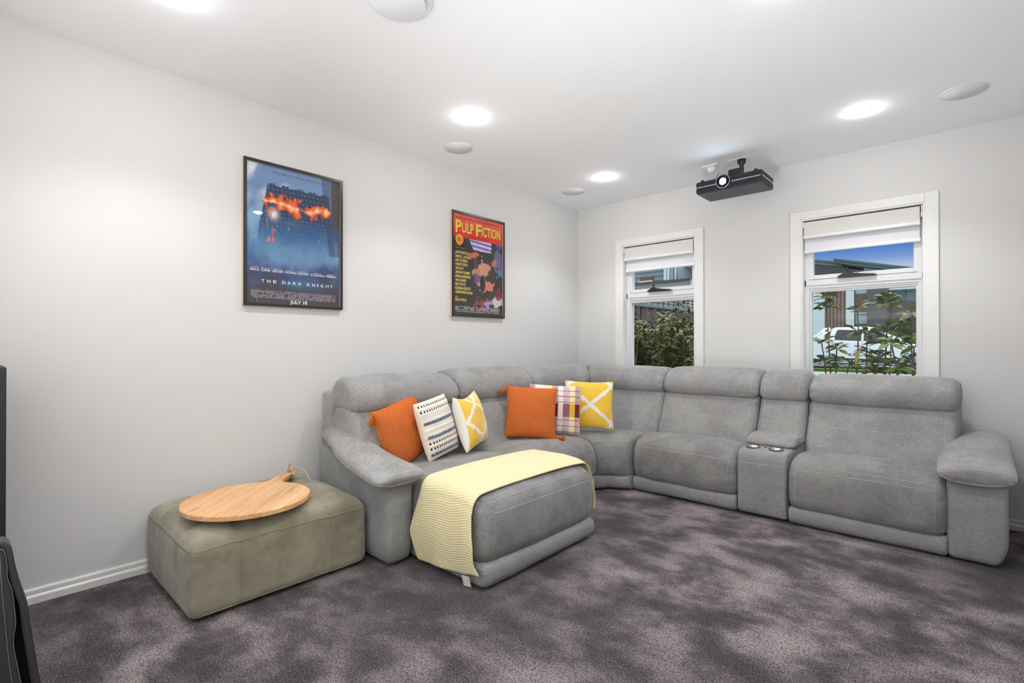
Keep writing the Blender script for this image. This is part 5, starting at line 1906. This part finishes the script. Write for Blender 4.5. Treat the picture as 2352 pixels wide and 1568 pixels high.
leaf_cloud('foliage', M['leaf_ball'], root, (0, 0, 1.60), (0.25, 0.25, 0.25), 400, 0.08, 6, cols=[rgb(120, 170, 40), rgb(90, 140, 30)])
tube('stem', [(0, 0, -0.1), (0, 0, 1.5)], 0.02, M['bark'], root)

# ------------------------------------------------------------------ white dual-cab ute
CY = 22.0
root = empty('utility_vehicle', (-0.6, CY + 0.9, 0.10))
tag(root, 'white dual cab utility vehicle parked across the street', 'car')
root.rotation_euler = (0, R(1.6), 0)
C2 = root.location.copy()
HWD = 0.90
def side_shape(name, pts, y0, y1, m, parent, bev=0.0, taper=None):
    bm = bmesh.new()
    v0 = [bm.verts.new((x - C2.x, y0, z - C2.z)) for x, z in pts]
    f = bm.faces.new(v0)
    r = bmesh.ops.extrude_face_region(bm, geom=[f])
    for v in r['geom']:
        if isinstance(v, bmesh.types.BMVert): v.co.y = y1
    bmesh.ops.recalc_face_normals(bm, faces=bm.faces[:])
    if taper:
        for v in bm.verts:
            z = v.co.z + C2.z
            if z > taper[0]:
                k = 1 - taper[1] * (z - taper[0])
                v.co.y *= k
    if bev: bmesh.ops.bevel(bm, geom=[e for e in bm.edges if e.calc_face_angle(0) > 0.5], offset=bev, segments=3, affect='EDGES')
    return auto(bmobj(name, bm, m, parent), 35)
# wheel arches cut into the lower edge
def arch(cx, r, zb, a0=0, a1=PI, n=12):
    return [(cx - r * math.cos(a0 + (a1 - a0) * k / n), zb + r * math.sin(a0 + (a1 - a0) * k / n)) for k in range(n + 1)]
body_pts = [(-3.55, 0.95)] + [(-3.55, 0.55), (-3.25, 0.52)] + arch(-2.72, 0.42, 0.50) + [(-2.2, 0.46), (1.0, 0.46)] + arch(1.52, 0.42, 0.48) + [(2.0, 0.52), (2.28, 0.58), (2.32, 0.95), (2.20, 1.16), (1.1, 1.30), (0.9, 1.32), (-1.70, 1.32), (-3.55, 1.26)]
side_shape('body', body_pts, -HWD, HWD, M['car_paint'], root, 0.03)
cabin = [(-1.66, 1.30), (-1.56, 1.86), (-1.40, 1.93), (-0.2, 1.965), (0.25, 1.90), (1.08, 1.32)]
side_shape('cabin', cabin, -HWD + 0.04, HWD - 0.04, M['car_paint'], root, 0.035, (1.32, 0.20))
def glass_side(name, pts, m='car_glass'):
    vs = []
    for x, z in pts:
        y = -(HWD - 0.04) * (1 - 0.20 * (z - 1.32)) - 0.006
        vs.append((x - C2.x, y, z - C2.z))
    return mesh(name, vs, [tuple(range(len(vs)))], M[m], root, False)
glass_side('side_window', [(-1.42, 1.36), (-0.42, 1.34), (-0.42, 1.80), (-1.30, 1.82), (-1.36, 1.76), (-1.43, 1.52)])
glass_side('side_window', [(-0.34, 1.34), (0.70, 1.34), (0.60, 1.52), (0.22, 1.78), (-0.34, 1.80)])
bm = bmesh.new()
box_into(bm, -HWD * 0.8, HWD * 0.8, -0.004, 0.004, -0.48, 0.48, 0.0)
a_ = math.atan2(0.58, 0.83)
Mw = Matrix.Translation((0.68 - C2.x, 0, 1.625 - C2.z)) @ Matrix.Rotation(PI / 2 - a_, 4, 'Y') @ Matrix.Rotation(PI / 2, 4, 'Z') @ Matrix.Rotation(PI / 2, 4, 'X')
bmesh.ops.transform(bm, matrix=Mw, verts=bm.verts[:])
bmobj('windscreen', bm, M['car_glass'], root)
# sports bar and roof racks
tube('sports_bar', [(-2.65 - C2.x, -0.72, 1.25 - C2.z), (-2.1 - C2.x, -0.70, 1.58 - C2.z), (-1.86 - C2.x, -0.68, 1.84 - C2.z), (-1.80 - C2.x, 0.0, 1.90 - C2.z), (-1.86 - C2.x, 0.68, 1.84 - C2.z), (-2.65 - C2.x, 0.72, 1.25 - C2.z)], 0.045, M['car_paint'], root, 10)
tube('sports_bar', [(-1.98 - C2.x, -0.72, 1.25 - C2.z), (-1.86 - C2.x, -0.69, 1.84 - C2.z)], 0.045, M['car_paint'], root, 10)
for x in (-1.05, -0.12):
    boxes('roof_rack', [(x - 0.04 - C2.x, x + 0.04 - C2.x, -0.66, 0.66, 2.03 - C2.z, 2.07 - C2.z), (x - 0.10 - C2.x, x + 0.10 - C2.x, -0.68, -0.58, 1.93 - C2.z, 2.04 - C2.z), (x - 0.10 - C2.x, x + 0.10 - C2.x, 0.58, 0.68, 1.93 - C2.z, 2.04 - C2.z)], M['car_dark'], root, 0.01)
for x in (-0.55, 0.42):
    boxes('door_handle', [(x - 0.11 - C2.x - 0.9 + 0.9, x + 0.11 - C2.x, -HWD - 0.02, -HWD + 0.01, 1.10 - C2.z, 1.135 - C2.z)], M['car_dark'], root, 0.008)
box('door_seam', -0.38 - C2.x, -0.37 - C2.x, -HWD - 0.002, -HWD + 0.01, 0.5 - C2.z, 1.32 - C2.z, M['car_dark'], root)
box('sill_panel', -1.98 - C2.x, 0.96 - C2.x, -HWD - 0.006, -HWD + 0.02, 0.34 - C2.z, 0.56 - C2.z, M['car_dark'], root, 0.01)
box('side_step', -1.9 - C2.x, 0.95 - C2.x, -HWD - 0.10, -HWD - 0.02, 0.24 - C2.z, 0.29 - C2.z, M['car_paint'], root, 0.01)
box('step_trim', -1.9 - C2.x, 0.95 - C2.x, -HWD - 0.03, -HWD - 0.008, 0.345 - C2.z, 0.375 - C2.z, M['car_paint'], root, 0.005)
box('chassis', -3.3 - C2.x, 2.1 - C2.x, -HWD + 0.1, HWD - 0.1, 0.22 - C2.z, 0.5 - C2.z, M['car_dark'], root, 0.02)
for x in (-2.72, 1.52):
    for s in (-1, 1):
        yy = s * (HWD - 0.12)
        tyr = lathe('wheel', [(0.0, -0.11), (0.24, -0.11), (0.34, -0.115), (0.375, -0.08), (0.38, 0.0), (0.375, 0.08), (0.34, 0.115), (0.24, 0.11), (0.0, 0.11)], M['tyre'], root, 32, (x - C2.x, yy, 0.485 - C2.z), 'Y')
        lathe('rim', [(0.0, -0.125), (0.05, -0.125), (0.20, -0.118), (0.235, -0.112), (0.23, 0.112), (0.0, 0.12)], M['chrome'], tyr, 24, (x - C2.x, yy, 0.485 - C2.z), 'Y')
# lettering along the doors and the sill
def car_text(s, x0, x1, z, h, m, y):
    v, f = fit_text(s, x0, x1, z, h, 0.02)
    mesh('lettering', [Vector((p.x - C2.x, y, p.y - C2.z)) for p in v], f, M[m], root, False)
car_text('KA', -0.86, -0.56, 0.66, 0.12, 'car_dark', -HWD - 0.004)
car_text('JO 2', -1.06, -0.76, 0.395, 0.085, 'print_white', -HWD - 0.009)
car_text('9', -0.70, -0.64, 0.395, 0.085, 'print_white', -HWD - 0.009)
car_text('7', -0.46, -0.40, 0.395, 0.085, 'print_white', -HWD - 0.009)

# ------------------------------------------------------------------ neighbour's house seen through the left window
NY = 14.0
root = empty('house', (-6.0, NY, 0.0))
tag(root, 'pale blue grey two storey house with a balcony, seen through the left window', 'house')
C1 = root.location
H_('upper_wall', -11.0, -6.13, NY + 1.0, NY + 6, 2.6, 6.5, 'cladding_grey')
bm = bmesh.new()
for k in range(20):
    box_into(bm, -11.0 - C1.x, -6.14 - C1.x, 0.985, 1.005, 2.7 + 0.19 * k, 2.715 + 0.19 * k, 0)
bmobj('cladding_joints', bm, M['cladding_line'], root)
H_('corner_trim', -6.17, -6.05, NY + 0.9, NY + 1.05, 2.6, 6.5, 'render_pale')
H_('rendered_wall', -6.10, -5.02, NY + 0.95, NY + 6, 0.0, 6.5, 'render_teal')
H_('downpipe', -5.98, -5.93, NY + 0.86, NY + 0.94, 2.6, 6.5, 'trim_gloss')
H_('downpipe', -5.74, -5.69, NY + 0.88, NY + 0.95, 2.6, 6.5, 'render_charcoal')
H_('downpipe', -5.68, -5.63, NY + 0.86, NY + 0.94, 2.6, 6.5, 'trim_gloss')
H_('rendered_wall', -5.02, -4.0, NY + 2.2, NY + 6, 0.0, 6.5, 'render_teal')
w_ = H_('window', -4.98, -4.70, NY + 2.1, NY + 2.19, 2.9, 4.1, 'sunscreen_fabric')
H_('window_frame', -4.70, -4.62, NY + 2.05, NY + 2.19, 2.7, 4.2, 'render_charcoal', parent=w_)
w_ = H_('window', -7.25, -6.68, NY + 0.9, NY + 0.99, 3.58, 4.02, 'garage_shade')
H_('window_frame', -7.3, -6.66, NY + 0.86, NY + 0.92, 3.82, 3.87, 'render_pale', parent=w_)
H_('window_frame', -7.3, -6.66, NY + 0.86, NY + 0.92, 3.54, 3.59, 'render_pale', parent=w_)
bal = H_('balcony', -7.2, -4.60, NY - 0.25, NY + 1.0, 2.3, 3.60, 'render_grey')
H_('balcony_capping', -7.2, -4.58, NY - 0.32, NY - 0.20, 3.60, 3.66, 'render_charcoal', parent=bal)
H_('rendered_wall', -4.60, -4.30, NY - 0.2, NY + 1.0, 2.3, 3.62, 'render_pale')
vs = [Vector(q) - C1 for q in ((-5.3, NY - 0.6, 4.42), (-3.7, NY - 0.6, 3.85), (-3.7, NY + 5, 3.85), (-5.3, NY + 5, 4.42), (-5.3, NY - 0.6, 4.30), (-3.7, NY - 0.6, 3.73), (-3.7, NY + 5, 3.73), (-5.3, NY + 5, 4.30))]
mesh('eave', vs, [(0, 3, 2, 1), (4, 5, 6, 7), (0, 1, 5, 4), (1, 2, 6, 5), (2, 3, 7, 6), (3, 0, 4, 7)], M['roof_dark'], root, False)

# ------------------------------------------------------------------ side boundary fence with lattice top
root = empty('boundary_fence', (-0.85, 0.6, GZ))
tag(root, 'brown ribbed steel fence with a lattice strip on top, seen through the left window', 'fence')
vs, fs = [], []
n = 130
FH = 1.98
for k in range(n + 1):
    y = 0.0 + k * 0.075
    x = (0.0, 0.0, 0.035, 0.035)[k % 4]
    vs += [(x, y, 0.0), (x, y, FH), (x - 0.01, y, 0.0), (x - 0.01, y, FH)]
for k in range(n):
    a = k * 4
    fs += [(a, a + 4, a + 5, a + 1), (a + 2, a + 3, a + 7, a + 6), (a + 1, a + 5, a + 7, a + 3)]
mesh('ribbed_sheets', vs, fs, M['fence_steel'], root, False)
box('top_rail', -0.03, 0.05, 0.0, 9.75, FH, FH + 0.05, M['roof_trim'], root, 0.004)
bm = bmesh.new()
for k in range(46):
    box_into(bm, 0.0, 0.012, 0.08 + k * 0.21, 0.11 + k * 0.21, FH + 0.05, FH + 0.27, 0)
for z in (0.09, 0.15, 0.21):
    box_into(bm, 0.0, 0.012, 0.0, 9.75, FH + z, FH + z + 0.018, 0)
bmobj('lattice', bm, M['roof_dark'], root)
box('top_rail', -0.03, 0.05, 0.0, 9.75, FH + 0.27, FH + 0.30, M['roof_trim'], root, 0.004)
for k in range(5):
    box('fence_post', -0.04, 0.02, 0.02 + 2.4 * k, 0.08 + 2.4 * k, 0.0, FH + 0.3, M['fence_steel'], root)

# ------------------------------------------------------------------ garden plants outside the windows
random.seed(11)
def hedge_shrub(x, y, h, r, seed, lab, n=2800):
    root = empty('leafy_shrub', (x, y, GZ))
    tag(root, lab, 'shrub', 'leafy shrubs outside the left window')
    random.seed(seed)
    vs, fs, cl = [], [], []
    svs, sfs = [], []
    for q in range(16):
        a = random.uniform(0, 2 * PI)
        rr = r * random.uniform(0.2, 0.9)
        top = Vector((rr * math.cos(a), rr * math.sin(a), h * random.uniform(0.6, 1.0)))
        pts = [Vector((random.uniform(-.05, .05), random.uniform(-.05, .05), 0))]
        for k in range(1, 7):
            t = k / 6
            pts.append(Vector((top.x * t ** 1.3, top.y * t ** 1.3, top.z * t)) + Vector((random.uniform(-.02, .02), random.uniform(-.02, .02), 0)))
        tube_data(pts, [0.010 * (1 - 0.75 * k / 6) for k in range(7)], 5, svs, sfs)
        for k in range(n // 16):
            t = random.uniform(0.10, 1.0)
            i = min(5, int(t * 6))
            p = pts[i].lerp(pts[i + 1], t * 6 - i)
            d = Vector((random.uniform(-1, 1), random.uniform(-1, 1), random.uniform(-0.3, 0.8))).normalized()
            p = p + d * random.uniform(0.0, 0.09)
            add_leaf(vs, fs, cl, p, d, random.uniform(0.06, 0.10), 0.5, GREENS)
    o = mesh('foliage', vs, fs, M['leaf_hedge'], root)
    ca = o.data.color_attributes.new('Col', 'FLOAT_COLOR', 'POINT')
    for i, c_ in enumerate(cl): ca.data[i].color = c_
    mesh('stem', svs, sfs, M['bark'], root)
hs = [(-0.12, 0.95, 1.86, 0.26, 6, 'leafy shrub nearest the glass in the left corner of the left window'), (0.60, 1.05, 1.72, 0.30, 1, 'glossy leafy shrub at the right side of the left window, close to the glass'), (0.10, 1.15, 1.72, 0.32, 2, 'glossy leafy shrub at the left side of the left window, close to the glass'),
      (0.32, 1.75, 1.95, 0.36, 3, 'tallest leafy shrub in the middle of the left window, behind the nearer two'), (-0.30, 1.9, 1.80, 0.35, 4, 'leafy shrub at the left window in front of the ribbed fence'),
      (0.05, 2.7, 1.75, 0.38, 5, 'leafy shrub farthest back behind the left window')]
for a in hs: hedge_shrub(*a)
root = empty('bare_vine', (0.42, 0.62, GZ))
tag(root, 'thin bare brown stems hanging in front of the shrubs at the left window', 'vine')
for a in ([(0.0, 0, 0), (-0.02, 0.0, 0.9), (-0.10, 0.02, 1.35), (-0.14, 0.02, 1.78)], [(0.02, 0, 0), (-0.06, 0.02, 1.0), (-0.02, 0.02, 1.5), (-0.03, 0.02, 1.8)]):
    tube('stem', smooth_path(a, 20), 0.0045, M['bark'], root, 6)

def rosette_plant(x, y, heads, seed, lab, L=0.13, yellow=False):
    """upright stems each carrying whorls of broad pointed leaves"""
    root = empty('frangipani_plant', (x, y, GZ))
    tag(root, lab, 'plant', 'broad leaved garden plants outside the right window')
    random.seed(seed)
    for (dx, dz, k, whorls) in heads:
        top = Vector((dx, random.uniform(-0.06, 0.06), dz - GZ))
        pts = []
        for q in range(9):
            t = q / 8
            pts.append(Vector((top.x * t ** 1.4 + 0.012 * math.sin(t * 7 + seed), top.y * t, top.z * t)))
        tube('stem', pts, [0.010 - 0.004 * q / 8 for q in range(9)], M['bark'], root, 8)
        vs, fs, cl = [], [], []
        for wz in whorls:
            t = wz
            i = min(7, int(t * 8))
            p0 = pts[i].lerp(pts[i + 1], t * 8 - i)
            for q in range(k):
                a = q * 2.399 + seed
                el = random.uniform(-0.25, 0.75)
                d = Vector((math.cos(a) * math.cos(el), math.sin(a) * math.cos(el), math.sin(el)))
                add_leaf(vs, fs, cl, p0 + Vector((0, 0, random.uniform(-0.03, 0.02))) + d * 0.01, d, L * 1.08 * random.uniform(0.75, 1.15), 0.42, GREENS, 0.22)
        o = mesh('foliage', vs, fs, M['leaf_yellow' if yellow else 'leaf_frangipani'], root)
        ca = o.data.color_attributes.new('Col', 'FLOAT_COLOR', 'POINT')
        for i, c_ in enumerate(cl): ca.data[i].color = c_
def fr_(zs, top): return [(z - GZ) / (top - GZ) for z in zs]
rosette_plant(2.22, 1.50, [(-0.12, 1.71, 14, fr_([1.71, 1.61], 1.71)), (-0.16, 1.24, 9, fr_([1.24, 1.02], 1.24))], 1, 'broad leaved plant with the fullest crown at the left edge of the right window', 0.14)
rosette_plant(2.36, 1.60, [(0.0, 1.575, 13, fr_([1.575, 1.33], 1.575))], 2, 'single stemmed plant with a flat umbrella crown, left of centre in the right window', 0.13)
rosette_plant(2.54, 1.70, [(0.08, 1.67, 18, fr_([1.67, 1.63, 1.36], 1.67)), (-0.06, 1.12, 9, fr_([1.12, 0.95], 1.12))], 3, 'broad leaved plant whose crown stands tallest in the middle of the right window', 0.13)
rosette_plant(2.80, 1.60, [(0.02, 1.49, 16, fr_([1.49, 1.44, 1.31], 1.49)), (0.04, 1.19, 12, fr_([1.19, 1.0], 1.19)), (-0.14, 1.24, 8, fr_([1.24], 1.24))], 4, 'bushy broad leaved plant at the right edge of the right window', 0.14)
rosette_plant(2.20, 1.45, [(0.02, 1.17, 14, fr_([1.17, 1.05], 1.17)), (0.12, 0.98, 9, fr_([0.98], 0.98))], 5, 'low broad leaved plant in front of the rear of the white ute', 0.12)
rosette_plant(2.48, 1.50, [(-0.02, 1.33, 9, fr_([1.33, 1.12], 1.33)), (0.10, 1.22, 9, fr_([1.22, 1.08], 1.22))], 6, 'red stemmed broad leaved plant in front of the doors of the white ute', 0.12)
rosette_plant(2.66, 1.40, [(0.0, 1.23, 8, fr_([1.23], 1.23)), (0.06, 1.08, 9, fr_([1.08, 0.98], 1.08))], 7, 'low broad leaved plant in front of the bonnet of the white ute', 0.13)
root = empty('fallen_leaf', (2.40, 1.42, 1.10))
tag(root, 'single yellowing leaf hanging upright among the plants in the right window', 'leaf')
random.seed(3)
vs, fs, cl = [], [], []
add_leaf(vs, fs, cl, Vector((0.02, 0, 0.055)), Vector((-0.25, -0.1, -1)).normalized(), 0.13, 0.5, [rgb(180, 150, 40)])
o = mesh('blade', vs, fs, M['leaf_yellow'], root)
ca = o.data.color_attributes.new('Col', 'FLOAT_COLOR', 'POINT')
for i, c_ in enumerate(cl): ca.data[i].color = c_
tube('stalk', [(0.02, 0, 0.055), (0.035, 0.01, 0.10), (0.08, 0.05, 0.14)], 0.002, M['bark'], root, 5)
# tree whose twigs reach in front of the neighbour's eave
root = empty('tree', (-1.55, 7.6, GZ))
tag(root, 'dark tree branch tips at the top right of the left window', 'tree')
tube('trunk', smooth_path([(0.0, 0, 0), (0.02, 0, 1.6), (0.1, 0, 3.2)], 16), 0.05, M['bark'], root, 10)
leaf_cloud('foliage', M['leaf_hedge'], root, (0.15, 0, 3.75), (0.55, 0.5, 0.45), 1400, 0.07, 21, cols=GREENS)
